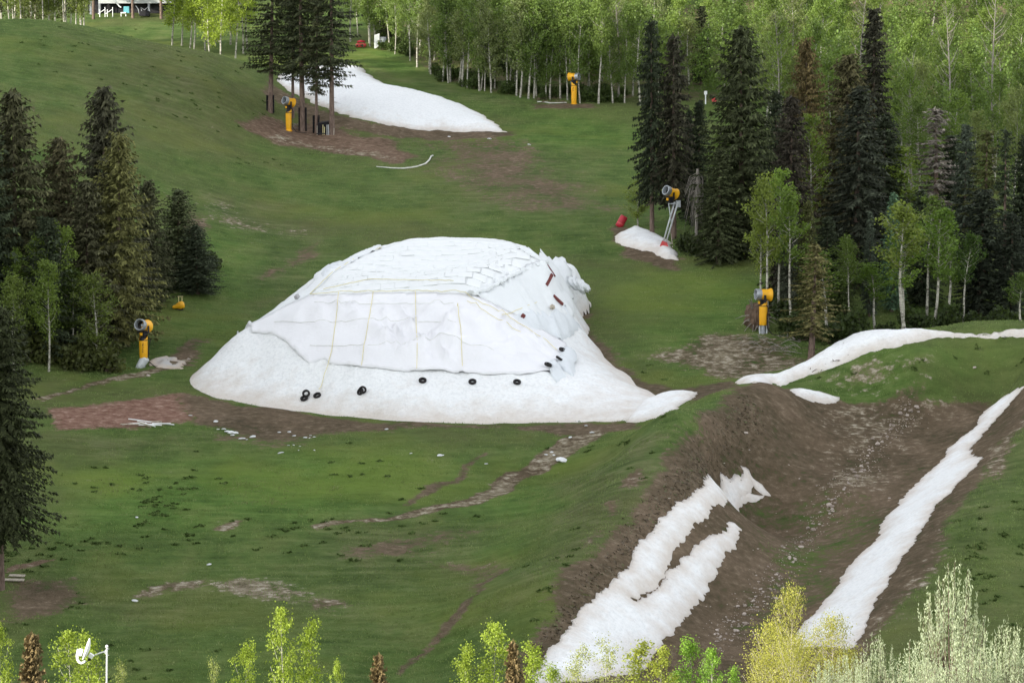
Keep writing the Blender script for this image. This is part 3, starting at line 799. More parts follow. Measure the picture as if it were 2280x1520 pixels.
while yv > Wt[:, 1].min():
    xs = np.arange(Wt[:, 0].min() - 1, Wt[:, 0].max() + 1, 1.27) + (row % 2) * .6 + rng.uniform(-.1, .1)
    for x in xs:
        x = x + rng.uniform(-.07, .07); y = yv + rng.uniform(-.10, .10)
        if polyd(np.array([[x, y]]), Wt)[0] < .35: continue
        z = float(Zp(x, y)); gx = (float(Zp(x + .6, y)) - float(Zp(x - .6, y))) / 1.2; gy = (float(Zp(x, y + .6)) - float(Zp(x, y - .6))) / 1.2
        o = link('pad', pad_meshes[rng.randrange(5)], None, top_sheet)
        o.location = (x, y, z + .175 + rng.uniform(-.012, .012))
        o.rotation_euler = (math.atan(gy) + rng.gauss(0, .010), -math.atan(gx) + rng.gauss(0, .010), rng.gauss(0, .03))
        npad += 1
    row += 1; yv -= 1.2
# ruffled roll along the right rim of the top
def on_pile(pts, off): return [Vector(p) + Vector((0, 0, off)) for p in cast(densify(pts, 10, False), Zp)]
rl = [Vector(p) for p in cast(densify([(1046, 664), (1085, 650), (1140, 623), (1200, 596), (1222, 590)], 3, False), Zp)]
mb = MB()
mb.tube([p + Vector((rng.uniform(-.12, .12), rng.uniform(-.12, .12), .30 + rng.uniform(-.1, .14))) for p in rl], [.2 + rng.uniform(-.06, .16) for p in rl], 7)
mb.build('rolled_rim', 'tarp_side', cover)
def over_front(P, off):
    A = np.array([(p.x, p.y) for p in P]); h = h_front(np.full(len(A), 5.0), A[:, 0], A[:, 1])
    return [Vector((p.x, p.y, float(Zp(p.x, p.y)) + max(.22, float(k)) + off)) for p, k in zip(P, h)]
def cord(pts, off=.26, r=.026, parent=cover):
    P = over_front(on_pile([q for q in pts], 0), .04)
    MB().tube(P, r, 5).build('cord', 'strap_yellow', parent)
for c in [[(754, 662), (748, 720), (738, 790), (722, 850), (710, 880)], [(831, 655), (822, 720), (811, 775), (805, 822)], [(925, 655), (926, 720), (929, 780), (928, 838)], [(1018, 690), (1026, 740), (1028, 790), (1030, 838)],
          [(690, 661), (800, 656), (930, 654), (1036, 660), (1046, 668)], [(690, 661), (740, 612), (800, 575), (850, 556)],
          [(1046, 668), (1110, 700), (1180, 740), (1240, 786)], [(1040, 676), (1100, 712), (1160, 748)], [(1118, 712), (1170, 690), (1222, 668), (1196, 630)], [(720, 650), (820, 628), (940, 630), (1010, 632)]]:
    cord(c)
for c in [[(700, 684), (800, 683), (925, 683), (1010, 683)], [(610, 726), (740, 724), (830, 720), (930, 722), (1016, 726)], [(690, 775), (740, 776), (830, 778), (925, 776), (1000, 768), (1100, 790)]]:
    P = over_front(on_pile(c, 0), .012); MB().tube(P, .022, 4).build('seam', 'hose_white', front_sheet)

# ------------------------------------------------------------------ other snow
snow_patch([(640, 165), (700, 152), (770, 146), (805, 155), (840, 178), (872, 197), (960, 214), (1040, 238), (1085, 262), (1130, 294), (1060, 294), (950, 291), (860, 280), (780, 262), (740, 250), (690, 226), (640, 202), (615, 176)],
           'long white snow tongue on the upper slope behind the tall spruces', 1.3, 2.2, .6, .7, 1)
snow_patch([(1366, 540), (1372, 526), (1390, 520), (1402, 508), (1420, 506), (1436, 516), (1446, 520), (1470, 530), (1492, 540), (1506, 568), (1504, 580), (1480, 578), (1462, 568), (1450, 562), (1420, 555), (1388, 548)],
           'small snow patch at the foot of the leaning snow gun', .8, .8, .3, .35, 2)
snow_patch([(332, 815), (345, 800), (372, 794), (396, 796), (404, 802), (416, 806), (408, 822), (380, 822), (352, 820)],
           'dirty grey leftover snow beside the snow gun under the dark trees', .38, .6, .2, .45, 3, 'old_snow', .32)
snow_patch([(1642, 848), (1675, 842), (1730, 838), (1790, 812), (1850, 782), (1900, 756), (1960, 748), (2060, 741), (2180, 744), (2250, 736), (2330, 732), (2330, 752), (2200, 750), (2080, 752), (2010, 768), (1940, 788), (1870, 812), (1800, 836), (1738, 860), (1718, 852), (1680, 853)],
           'snow ribbon curving along the crest of the grassy mound', .75, .8, .35, .3, 4)
snow_patch([(1756, 868), (1790, 868), (1840, 876), (1876, 886), (1868, 894), (1840, 899), (1806, 894), (1772, 880)],
           'small oval snow patch in the dip behind the earth berm', .35, .6, .3, .3, 5)
snow_patch([(2278, 862), (2240, 880), (2200, 912), (2170, 950), (2110, 1000), (2060, 1060), (2010, 1110), (1986, 1144), (1960, 1190), (1910, 1250), (1860, 1310), (1826, 1350), (1786, 1395), (1760, 1440), (1900, 1440), (1930, 1370), (1970, 1310), (2000, 1250), (2040, 1190), (2080, 1130), (2130, 1080), (2180, 1024), (2156, 1014), (2166, 990), (2200, 950), (2240, 905)],
           'long straight snow strip along the right bank of the trench', .26, .7, .28, .42, 6, grow=.12, rough=.07)
snow_patch([(1672, 1056), (1640, 1064), (1576, 1074), (1564, 1090), (1514, 1116), (1464, 1166), (1420, 1230), (1380, 1290), (1330, 1340), (1280, 1390), (1230, 1450), (1180, 1525), (1420, 1500), (1470, 1430), (1520, 1370), (1580, 1300), (1612, 1240), (1650, 1180), (1640, 1170), (1590, 1195), (1530, 1240), (1480, 1290), (1440, 1334), (1408, 1338), (1444, 1298), (1478, 1280), (1494, 1222), (1536, 1172), (1592, 1126), (1646, 1102), (1680, 1082)],
           'forked snow strip at the foot of the steep earth berm', .30, .7, .28, .30, 7, grow=.14, rough=.07)
snow_patch([(1598, 1120), (1640, 1106), (1668, 1098), (1702, 1108), (1690, 1116), (1640, 1124), (1610, 1127)], 'thin snow sliver lying right below the strip by the berm', .3, .4, .25, .12, 8)
snow_patch([(1648, 1038), (1660, 1042), (1676, 1066), (1696, 1082), (1716, 1106), (1700, 1106), (1680, 1090), (1668, 1070)], 'narrow snow tail at the upper end of the berm strip', .3, .4, .22, .08, 9)
snow_patch([(1405, 905), (1470, 882), (1556, 872), (1530, 893), (1480, 922), (1430, 940), (1396, 940)], 'flat snow tongue running right from the foot of the big heap', .7, 1.0, .35, .3, 10, hf=Zt)
# ------------------------------------------------------------------ vegetation builders
def conifer(seed, h=14.0, r=2.4, bare=.06, ragged=.25, dens=1.0, droop=.35, taper=.85, sparse=0.0, fine=1.0, tuft=.36, trunk=.013):
    """spruce or fir: whorls of drooping boughs, each bough a spray of needle tufts. returns trunk mesh, crown mesh"""
    rr = random.Random(seed)
    V = []; T = []
    def tri(a, b, c):
        n = len(V); V.extend((a, b, c)); T.append((n, n + 1, n + 2))
    z = bare * h
    lean = (rr.uniform(-.02, .02), rr.uniform(-.02, .02))
    while z < h * .985:
        t = (z - bare * h) / (h - bare * h)
        prof = (1 - t) ** taper * (1 - .35 * math.exp(-t * 14))
        L0 = r * prof + .12
        nb = max(4, int((5 + 5 * prof) * dens))
        a0 = rr.uniform(0, 6.3)
        for k in range(nb):
            if rr.random() < sparse: continue
            a = a0 + k * 6.283 / nb + rr.uniform(-.35, .35)
            L = L0 * (1 + rr.uniform(-ragged * 1.6, ragged))
            ca, sa = math.cos(a), math.sin(a)
            up = .35 * (t ** 2) * L
            zz = z + rr.uniform(-.22, .22) * (h / 14)
            segs = max(2, int(L / (tuft * .62)))
            for s in range(segs + 1):
                u = (s + rr.uniform(-.3, .3)) / segs
                if u < .12 and L > .8: continue
                rad = u * L
                zc = zz - droop * L * (u ** 1.4) * (1 - t * .6) + .18 * L * max(0, u - .7) + up * u
                cx = ca * rad + lean[0] * z; cy = sa * rad + lean[1] * z
                wd = tuft * (1.25 - .55 * u) * rr.uniform(.7, 1.3) * fine
                for side in (-1, 1, 0):
                    ang = a + (side * rr.uniform(.5, 1.15) if side else rr.uniform(-.4, .4))
                    l2 = wd * rr.uniform(.7, 1.25)
                    dx, dy = math.cos(ang) * l2, math.sin(ang) * l2
                    dr = -.30 * l2 + rr.uniform(-.22, .16) * (tuft / .42)
                    bw = rr.uniform(.17, .30); px, py = -sa * wd * bw, ca * wd * bw
                    tri((cx - px, cy - py, zc + .04), (cx + px + ca * .08, cy + py + sa * .08, zc + rr.uniform(-.10, .14)), (cx + dx, cy + dy, zc + dr))
                # hanging twig
                ang = a + rr.uniform(-.5, .5)
                l2 = wd * .8
                tri((cx - ca * .13, cy - sa * .13, zc + .03), (cx + ca * .13, cy + sa * .13, zc), (cx + math.cos(ang) * l2 * .5, cy + math.sin(ang) * l2 * .5, zc - l2 * rr.uniform(.45, .9)))
            # tip
            tp = (ca * L * 1.06 + lean[0] * z, sa * L * 1.06 + lean[1] * z, zz - droop * L * (1 - t * .6) + .08 * L + up)
            bx, by = ca * L * .85 + lean[0] * z, sa * L * .85 + lean[1] * z
            tri((bx - sa * .1, by + ca * .1, tp[2] - .02), (bx + sa * .1, by - ca * .1, tp[2] - .02), tp)
        z += (.20 + .16 * prof) * (h / 14) ** .5 / dens ** .5
    for k in range(10):
        a = rr.uniform(0, 6.3); zc = h * rr.uniform(.95, .99)
        tri((lean[0] * h, lean[1] * h, zc + .25), (math.cos(a) * .1 + lean[0] * h, math.sin(a) * .1 + lean[1] * h, zc - .2), (math.cos(a) * .25 + lean[0] * h, math.sin(a) * .25 + lean[1] * h, zc - .05))
    crown = mesh_np('crown', np.array(V), np.array(T)); crown.materials.append(MATS['needles'])
    mb = MB()
    rb = trunk * h + .04
    pts = [(lean[0] * zz, lean[1] * zz, zz) for zz in (-.6, 0, h * .1, h * .35, h * .7, h * .97)]
    mb.tube(pts, [rb * 1.35, rb * 1.15, rb, rb * .8, rb * .42, .02], 8)
    for k in range(int(10 * (1 + bare * 8))):     # dead stubs below the crown
        zz = rr.uniform(.03, max(.12, bare)) * h; a = rr.uniform(0, 6.3); l = rr.uniform(.3, 1.0)
        mb.tube([(0, 0, zz), (math.cos(a) * l, math.sin(a) * l, zz - .15 * l)], [.025, .008], 3, False)
    tr = mb.mesh('trunk', True); tr.materials.append(MATS['conifer_bark'])
    return tr, crown, h

def leaf_quads(C, size, rr, aspect=.8, up=.0):
    """one small diamond leaf per centre"""
    n = len(C); g = np.random.default_rng(rr.randrange(1 << 30))
    a = g.normal(size=(n, 3)); a[:, 2] -= up; a /= np.linalg.norm(a, axis=1)[:, None]
    b = g.normal(size=(n, 3)); b -= a * (a * b).sum(1)[:, None]; b /= np.linalg.norm(b, axis=1)[:, None]
    s = size * g.uniform(.65, 1.3, n)[:, None]
    V = np.stack([C, C + a * s * .5 + b * s * .5 * aspect, C + a * s, C + a * s * .5 - b * s * .5 * aspect], 1).reshape(-1, 3)
    Q = np.arange(4 * n).reshape(n, 4)
    return V, Q
def broadleaf(seed, h=11.0, r=1.7, bare=.38, leaves=2400, leaf=.24, trunk_r=.12, lean=.05, limbs=26, upright=.9, bark='aspen_bark', forks=0, blobs=None, lmat='leaves', sides=7):
    """aspen: pale bent trunk, upswept limbs, loose leaf clumps with gaps"""
    rr = random.Random(seed); mb = MB()
    lx, ly = rr.uniform(-lean, lean), rr.uniform(-lean, lean); w = rr.uniform(0, 6.3); am = rr.uniform(.004, .014) * h
    def spine(t): return Vector((lx * t * h + am * math.sin(w + t * 6), ly * t * h + am * math.cos(w + t * 5), t * h))
    ts = [-.04, 0, .12, .25, .4, .55, .7, .85, .97]
    mb.tube([spine(t) for t in ts], [trunk_r * k for k in (1.4, 1.2, 1.0, .92, .78, .6, .42, .22, .06)], sides)
    centres = []
    nl = limbs
    for i in range(nl):
        t = bare + (1 - bare) * (i + rr.random()) / nl * .97
        u = (t - bare) / (1 - bare)
        L = r * (.35 + .9 * math.sin(math.pi * min(1, .18 + u * .86))) * rr.uniform(.55, 1.2)
        a = rr.uniform(0, 6.3); e = upright * rr.uniform(.5, 1.25)
        p0 = spine(t); dirv = Vector((math.cos(a), math.sin(a), e)).normalized()
        mid = p0 + dirv * L * .5 + Vector((0, 0, -.06 * L)); end = p0 + dirv * L + Vector((0, 0, .1 * L))
        mb.tube([p0, mid, end], [trunk_r * .30 * (1 - u * .6), trunk_r * .16, .006], 4, False)
        for k in range(rr.randint(4, 7)):
            f = rr.uniform(.35, 1.08)
            c = p0.lerp(mid, f * 2) if f < .5 else mid.lerp(end, (f - .5) * 2)
            centres.append((c, rr.uniform(.22, .5) * r * .55))
    for k in range(4): centres.append((spine(rr.uniform(.9, 1.0)), .18 * r))
    g = np.random.default_rng(seed)
    per = max(3, leaves // len(centres)); C = []
    for c, s in centres:
        n = max(2, int(per * rr.uniform(.3, 1.7)))
        q = g.normal(size=(n, 3)) * np.array([s, s, s * .8]) * .75
        C.append(np.array(c) + q)
    V, Q = leaf_quads(np.vstack(C), leaf, rr, .85)
    crown = mesh_np('crown', V, Q); crown.materials.append(MATS[lmat])
    tr = mb.mesh('trunk', True); tr.materials.append(MATS[bark])
    return tr, crown, h
def bush(seed, r=1.0, leaves=700, leaf=.2, flat=.8):
    rr = random.Random(seed); g = np.random.default_rng(seed)
    mb = MB(); C = []
    for i in range(9):
        a = rr.uniform(0, 6.3); e = rr.uniform(.4, 1.4); L = r * rr.uniform(.6, 1.1)
        end = Vector((math.cos(a) * math.cos(e), math.sin(a) * math.cos(e), math.sin(e) * flat * 1.3)) * L
        mb.tube([(0, 0, -.15), end * .5 + Vector((0, 0, .05)), end], [.03, .02, .006], 4, False)
        for k in range(4):
            c = end * rr.uniform(.4, 1.05)
            C.append(np.array(c) + g.normal(size=(leaves // 36, 3)) * r * .17)
    C = np.vstack(C); C[:, 2] = np.abs(C[:, 2])
    V, Q = leaf_quads(C, leaf, rr, .8)
    cr = mesh_np('foliage', V, Q); cr.materials.append(MATS['leaves'])
    st = mb.mesh('stems'); st.materials.append(MATS['conifer_bark'])
    return st, cr, r
def plant(kind, proto, loc, sx, sz, label, cat, color, group=None, rz=None, parts=('trunk', 'crown'), shade=.12):
    """one plant: a thing with a copy of the prototype's trunk and crown"""
    o = thing(kind, loc, label, cat, group, rng.uniform(0, 6.3) if rz is None else rz, (sx, sx, sz))
    k = 1 + rng.uniform(-shade, shade)
    link(parts[0], proto[0], None, o)
    c = link(parts[1], proto[1], None, o, None, tuple(c * k for c in color))
    return o

CON = {'spruce': [conifer(11, 14, 2.0, .05, .22, 1.25, .42, .58), conifer(12, 14, 2.2, .04, .3, 1.2, .46, .62), conifer(13, 14, 1.6, .06, .22, 1.25, .40, .55)],
       'bushy': [conifer(21, 14, 3.0, .04, .34, 1.35, .20, .55, tuft=.42), conifer(22, 14, 3.2, .05, .38, 1.3, .22, .60, tuft=.42)],
       'tall': [conifer(31, 22, 3.0, .235, .5, 1.15, .12, .42, .28, tuft=.52, trunk=.011), conifer(32, 22, 2.8, .255, .5, 1.15, .14, .40, .28, tuft=.52, trunk=.011)],
       'thin': [conifer(41, 14, 1.6, .10, .5, .85, .3, .62, .25), conifer(42, 14, 1.8, .22, .45, .9, .3, .62, .22)],
       'bare': [conifer(43, 14, 2.0, .19, .25, 1.2, .40, .55)],
       'near': [conifer(51, 19, 4.0, .21, .34, 1.7, .42, .5, .03, tuft=.46)]}
ASP = [broadleaf(60 + i, 12, 1.85, (.20, .34, .28, .40, .24, .16, .3)[i], 4400, .19, .105, .06, 40, 1.0) for i in range(7)]
ASPS = [broadleaf(80 + i, 9, 1.9, (.22, .34, .28)[i], 3800, .18, .10, .06, 34, .9) for i in range(3)]
ASPH = [broadleaf(150 + i, 12, 1.6, (.38, .46, .42, .50)[i], 2500, .20, .115, .07, 30, 1.1) for i in range(4)]
BUSH = [bush(90 + i) for i in range(4)]

def ground_y(px, Y):
    dx, _ = rays(px, 700); x = float(dx) * Y
    for k in range(2):
        t = zt(x, Y) / Y; c = (t * _cp + _sp) / (_cp - t * _sp)
        x = (px - 1140.0) / F / (_cp + c * _sp) * Y
    return x, zt(x, Y)
def conifer_at(px, Y, top, wpx, sort, i, label, col, base_py=None, group=None, cat='conifer', kind='spruce_tree', rz=None):
    if base_py is not None: Y = cast1(px, base_py).y
    x, z = ground_y(px, Y)
    hgt = at(px, top, Y).z - z
    pr = CON[sort][i % len(CON[sort])]
    natural = {'spruce': (2.0, 2.2, 1.6), 'bushy': (3.0, 3.2), 'tall': (3.0, 2.8), 'thin': (1.6, 1.8), 'near': (4.0,), 'bare': (2.0,)}[sort][i % len(CON[sort])]
    sx = (wpx / 2 * Y / F) / natural * (1.2 if sort == 'bushy' else 1.08)
    return plant(kind, pr, (x, Y, z - .05), sx, hgt / pr[2], label, cat, tuple(c * (1.35 if px > 1400 else 1.55) for c in col), group, rz)
DK = (.020, .026, .014); OL = (.048, .052, .018); BR = (.050, .038, .022); BL = (.032, .040, .028); GR = (.10, .088, .076); MD = (.030, .036, .016)
for a in [
    # right stand
    (1452, 313, 40, 86, 'bare', 0, 'slim dark spruce at the left end of the right stand, behind the leaning snow gun', DK),
    (1500, 312, 74, 96, 'bare', 0, 'dark spruce standing directly behind the leaning snow gun', (.026, .025, .016)),
    (1556, 316, 222, 62, 'spruce', 2, 'short dark spruce between the gun spruces and the big broad one', DK),
    (1532, 322, 240, 54, 'spruce', 1, 'narrow low spruce tucked behind the snow gun stand', DK),
    (1652, 303, 58, 175, 'bushy', 0, 'largest broad spruce with brown tinged top in the right stand', MD),
    (1600, 299, 330, 110, 'spruce', 1, 'dense low spruce at the front of the broad one, by the meadow', MD),
    (1725, 318, 200, 100, 'spruce', 1, 'dark spruce half hidden right of the broad spruce', DK),
    (1797, 325, 82, 110, 'bushy', 1, 'rusty brown topped conifer rising from the middle of the right stand', (.060, .046, .020)),
    (1758, 284, 208, 118, 'spruce', 0, 'very dark narrow spruce behind the young aspens', (.022, .019, .014)),
    (1880, 312, 120, 150, 'bushy', 0, 'broad olive brown conifer left of the tallest spire', (.046, .042, .020)),
    (1945, 318, 18, 92, 'spruce', 2, 'tallest narrow spire of the right stand', (.020, .020, .013)),
    (1905, 288, 190, 175, 'spruce', 1, 'heavy layered dark spruce in front of the spire', (.018, .021, .014)),
    (1965, 300, 250, 120, 'spruce', 0, 'dark spruce leaning out right of the spire', DK),
    (2085, 300, 236, 120, 'thin', 0, 'dying grey spruce with bare twigs', GR),
    (2120, 305, 300, 84, 'spruce', 2, 'dark spruce just right of the dying grey one', DK),
    (2146, 290, 272, 84, 'spruce', 0, 'bluish slim spruce with pointed tip near the right edge', BL),
    (2192, 288, 285, 110, 'thin', 1, 'olive thin crowned spruce near the right edge', OL),
    (2236, 284, 282, 76, 'thin', 0, 'skinny spruce with visible trunk near the right edge', DK),
    (2276, 290, 300, 100, 'spruce', 1, 'dark spruce cut by the right picture edge', DK),
    (2320, 285, 250, 120, 'spruce', 0, 'spruce beyond the right picture edge', DK),
    (2050, 282, 420, 100, 'spruce', 1, 'dark spruce behind the bright aspens by the snow ribbon', DK),
    (2180, 276, 420, 120, 'spruce', 2, 'gloomy spruce behind the thin olive one', (.016, .02, .013)),
    (2250, 274, 470, 110, 'spruce', 1, 'low dark spruce behind the snow ribbon at right', (.016, .02, .013)),
    (1985, 279, 428, 56, 'spruce', 2, 'small blue green young spruce in front of the heavy one', (.050, .085, .050)),
    (1757, 276, 440, 60, 'spruce', 2, 'small grey green spruce below the very dark one', (.045, .05, .035)),
    (1796, 274, 446, 54, 'spruce', 2, 'small olive spruce beside the grey green one', OL),
    (1840, 278, 480, 90, 'spruce', 1, 'dark low spruce above the bushy front conifer', DK),
    (1936, 277, 470, 36, 'spruce', 2, 'tiny pointed spruce left of the bright aspens', BL),
    (1870, 270, 590, 90, 'bushy', 1, 'rounded green conifer behind the snow ribbon\'s upper bend', (.045, .06, .02)),
    # left stand
    (262, 263, 292, 165, 'bushy', 1, 'yellow green conifer behind the left snow gun', (.056, .056, .020)),
    (232, 268, 192, 165, 'bushy', 0, 'tall dark conifer rising behind the yellow green one', (.030, .030, .018)),
    (38, 262, 196, 205, 'bushy', 1, 'big dark olive conifer at the left picture edge', (.036, .036, .018)),
    (132, 266, 305, 150, 'bushy', 0, 'brown olive conifer between the two big left ones', (.046, .042, .022)),
    (-40, 258, 250, 170, 'bushy', 0, 'dark conifer cut by the left picture edge', DK),
    (195, 261, 400, 150, 'bushy', 1, 'lower dark conifer in the middle of the left stand', (.030, .030, .016)),
    (330, 279, 400, 96, 'bushy', 0, 'ragged conifer at the right flank of the left stand', (.034, .036, .018)),
    (394, 287, 418, 115, 'bushy', 1, 'small pointed dark conifer at the right end of the left stand', MD),
    (440, 285, 500, 95, 'bushy', 0, 'short bushy dark conifer nearest to the covered heap', (.022, .028, .016)),
    (372, 288, 525, 84, 'bushy', 1, 'squat dark conifer behind the small yellow nozzle', DK),
    (105, 258, 480, 130, 'bushy', 0, 'dark conifer behind the young aspens at left', DK),
    # tall spruces above
    (602, 0, -150, 112, 'tall', 0, 'leftmost tall bare trunked spruce by the upper snow gun', (.026, .030, .014), 250),
    (674, 0, -190, 112, 'tall', 1, 'tall spruce with padded reddish trunk right of the upper snow gun', (.024, .028, .013), 292),
    (704, 0, -90, 66, 'tall', 0, 'thin trunked spruce in the middle of the upper group', (.028, .030, .014), 296),
    (739, 0, -170, 104, 'tall', 1, 'rightmost tall spruce of the upper group', (.022, .026, .013), 299),
    (652, 0, -120, 70, 'tall', 0, 'tall spruce at the back of the upper group', DK, 262),
    # near left
    (2, 0, 672, 225, 'near', 0, 'large dark spruce with drooping boughs at the lower left edge', (.020, .024, .010), 1312),
    (1806, 0, 540, 115, 'thin', 1, 'olive conifer with a bare lower trunk beside the right snow gun', (.070, .064, .026), 800),
]:
    px, Y, top, w, sort, i, lab, col = a[:8]
    conifer_at(px, Y, top, w, sort, i, lab, col, a[8] if len(a) > 8 else None)

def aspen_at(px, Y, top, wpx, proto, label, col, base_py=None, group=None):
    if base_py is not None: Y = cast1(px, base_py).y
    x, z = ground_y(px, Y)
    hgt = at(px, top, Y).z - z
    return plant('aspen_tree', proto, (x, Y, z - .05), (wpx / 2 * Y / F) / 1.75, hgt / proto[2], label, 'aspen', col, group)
YG = (.17, .22, .050); MG = (.10, .15, .034); PG = (.13, .18, .06)
for a in [
    (1735, 0, 380, 90, 0, 'slender aspen with a bent white trunk right of the right snow gun', (.13, .20, .04), 712),
    (1713, 0, 400, 90, 5, 'bright young aspen directly behind the right snow gun', YG, 730),
    (1700, 272, 480, 80, 1, 'pale green aspen leaning over the meadow edge', YG),
    (1880, 276, 540, 90, 2, 'rounded green aspen left of the lone white stem', MG),
    (1896, 268, 525, 60, 3, 'thin aspen with a lone white stem against the dark spruces', MG),
    (1952, 0, 590, 95, 1, 'small curved stem aspen at the snow ribbon', (.12, .20, .035), 742),
    (2003, 265, 500, 110, 2, 'left of the two white twin trunks above the snow ribbon', (.12, .19, .035)),
    (2014, 264, 452, 130, 3, 'right of the two white twin trunks above the snow ribbon', YG),
    (2076, 266, 470, 110, 6, 'aspen with a spotted trunk right of the twin trunks', (.10, .165, .03)),
    (2060, 276, 440, 100, 0, 'leafy aspen behind the spotted trunk one', MG),
    (2140, 268, 520, 80, 3, 'thin grey stemmed aspen in front of the gloomy spruces', (.05, .09, .02)),
    (2272, 264, 610, 80, 5, 'green aspen sapling at the right edge above the snow ribbon', (.08, .13, .025)),
    (1810, 290, 260, 100, 0, 'green aspen showing between the dark spruces of the right stand', (.12, .17, .035)),
    (1600, 330, 300, 60, 1, 'aspen seen through the gap left of the broad spruce', MG),
    (1420, 318, 390, 60, 5, 'bright low aspen sprouting left of the slim dark spruce', YG),
    (52, 0, 560, 70, 2, 'young aspen with a leaning white stem in the left stand', (.13, .19, .042), 792),
    (86, 0, 530, 75, 0, 'middle young aspen of three in the left stand', (.15, .215, .046), 796),
    (130, 0, 505, 75, 5, 'rightmost young aspen of three in the left stand', (.15, .215, .046), 800),
    (108, 254, 585, 80, 2, 'low aspen in front of the three young ones', (.14, .20, .045)),
    (215, 256, 610, 90, 5, 'dull aspen sapling left of the left snow gun', (.12, .16, .042)),
    (30, 252, 620, 80, 3, 'pale aspen sapling at the left edge behind the big spruce', (.14, .19, .048)),
    (1765, 270, 430, 90, 5, 'leafy aspen rising right of the bent white trunk', (.12, .185, .036)),
    (1845, 268, 560, 110, 0, 'broad green aspen behind the olive bare trunked conifer', (.10, .155, .03)),
    (2110, 272, 500, 100, 2, 'green aspen filling the gap right of the spotted trunk', (.09, .145, .03)),
    (2030, 300, 330, 120, 0, 'bright aspen between the spire and the dying grey spruce', (.15, .21, .04)),
    (165, 258, 600, 80, 1, 'dull green aspen sapling beside the three young ones', (.07, .105, .024)),
]:
    px, Y, top, w, i, lab, col = a[:7]
    aspen_at(px, Y, top, w, ASPH[i % 4] if px > 1690 else ASP[i % 7], lab, col, a[7] if len(a) > 7 else None)

# sunlit aspens beyond the left crest
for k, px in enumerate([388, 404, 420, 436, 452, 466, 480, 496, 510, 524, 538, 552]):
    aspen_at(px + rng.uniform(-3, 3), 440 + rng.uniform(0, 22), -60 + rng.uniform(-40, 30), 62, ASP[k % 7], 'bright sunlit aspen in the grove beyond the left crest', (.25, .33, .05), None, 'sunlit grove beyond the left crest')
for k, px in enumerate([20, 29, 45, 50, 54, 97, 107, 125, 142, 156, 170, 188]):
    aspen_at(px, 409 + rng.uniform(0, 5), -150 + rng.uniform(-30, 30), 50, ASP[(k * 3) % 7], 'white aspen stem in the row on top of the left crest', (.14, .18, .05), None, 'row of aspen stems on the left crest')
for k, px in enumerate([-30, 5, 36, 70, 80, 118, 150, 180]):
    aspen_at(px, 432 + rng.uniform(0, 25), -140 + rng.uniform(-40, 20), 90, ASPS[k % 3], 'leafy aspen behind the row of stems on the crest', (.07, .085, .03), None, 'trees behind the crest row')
# the wood on the far slope: single trees
FOREST_EDGE = [(770, 100), (800, 104), (880, 122), (985, 186), (1080, 206), (1200, 226), (1300, 232), (1420, 236), (1600, 236)]
def edge_Y(px):
    py = np.interp(px, [p[0] for p in FOREST_EDGE], [p[1] for p in FOREST_EDGE])
    return cast1(px, py).y
GW = 'aspens of the wood on the far slope'
spots = []
for k, px in enumerate([822, 866, 880, 912, 930, 958, 986, 996, 1003, 1024, 1030, 1042, 1066, 1072, 1080, 1092, 1130, 1152, 1160, 1178, 1190, 1216, 1226, 1262, 1272, 1290, 1335, 1362, 1392, 1424]):
    spots.append((px, edge_Y(px) + rng.uniform(0, 3)))
tries = 0
cells = set()
while len(spots) < 262 and tries < 9000:
    tries += 1
    px = rng.uniform(765, 2330)
    e = edge_Y(px) if px < 1600 else np.interp(px, [1600, 1750, 2000, 2300], [396, 360, 330, 325])
    Y = e + 3 + (rng.random() ** 1.5) * (570 - e)
    dx, _ = rays(px, 500); x = float(dx) * Y
    key = (round(x / 4.3), round(Y / 5.0))
    if key in cells: continue
    cells.add(key); spots.append((px, Y))
LABF = ['white stemmed aspen at the edge of the far wood', 'green aspen crown in the wood on the far slope']
for k, (px, Y) in enumerate(spots):
    pr = ASP[rng.randrange(7)] if k < 30 or rng.random() < .6 else ASPS[rng.randrange(3)]
    x, z = ground_y(px, Y)
    hgt = rng.uniform(10.5, 15.5) if k < 30 else rng.uniform(9, 15)
    t = rng.random()
    c = [(.125, .188, .048), (.150, .215, .058), (.105, .160, .042), (.165, .205, .085)][rng.randrange(4)]
    if px > 1500: c = tuple(v * w for v, w in zip(c, (1.0, 1.0, .9)))
    plant('aspen_tree', pr, (x, Y, z - .05), rng.uniform(.85, 1.35), hgt / pr[2], LABF[0] if k < 30 else LABF[1], 'aspen', c, 'aspens along the edge of the far wood' if k < 30 else GW)
# the depth of the wood, too many to count: one mass
MV = []; MQ = []; off = 0
for k in range(300):
    px = rng.uniform(790, 2360); e = edge_Y(px) if px < 1600 else np.interp(px, [1600, 1750, 2000, 2300], [400, 375, 345, 340])
    Y = e + 5 + rng.random() ** 1.3 * (615 - e); dx, _ = rays(px, 500); x = float(dx) * Y; z = zt(x, Y); H = rng.uniform(8, 13)
    C = []
    for b in range(34):
        t = rng.uniform(.12, 1); rr_ = 2.3 * math.sin(math.pi * min(1, .15 + t * .8)); a = rng.uniform(0, 6.3); q = rr_ * math.sqrt(rng.random())
        C.append(np.array([x + math.cos(a) * q, Y + math.sin(a) * q, z + t * H]) + nrg.normal(0, .42, (20, 3)))
    V, Q = leaf_quads(np.vstack(C), .32, rng, .85); MV.append(V); MQ.append(Q + off); off += len(V)
fm = link('forest', mesh_np('forest', np.vstack(MV), np.vstack(MQ)), 'leaves', None, None, (.110, .172, .044))
tag(fm, 'green depth of the aspen wood behind the front trees', 'forest', kind='stuff')
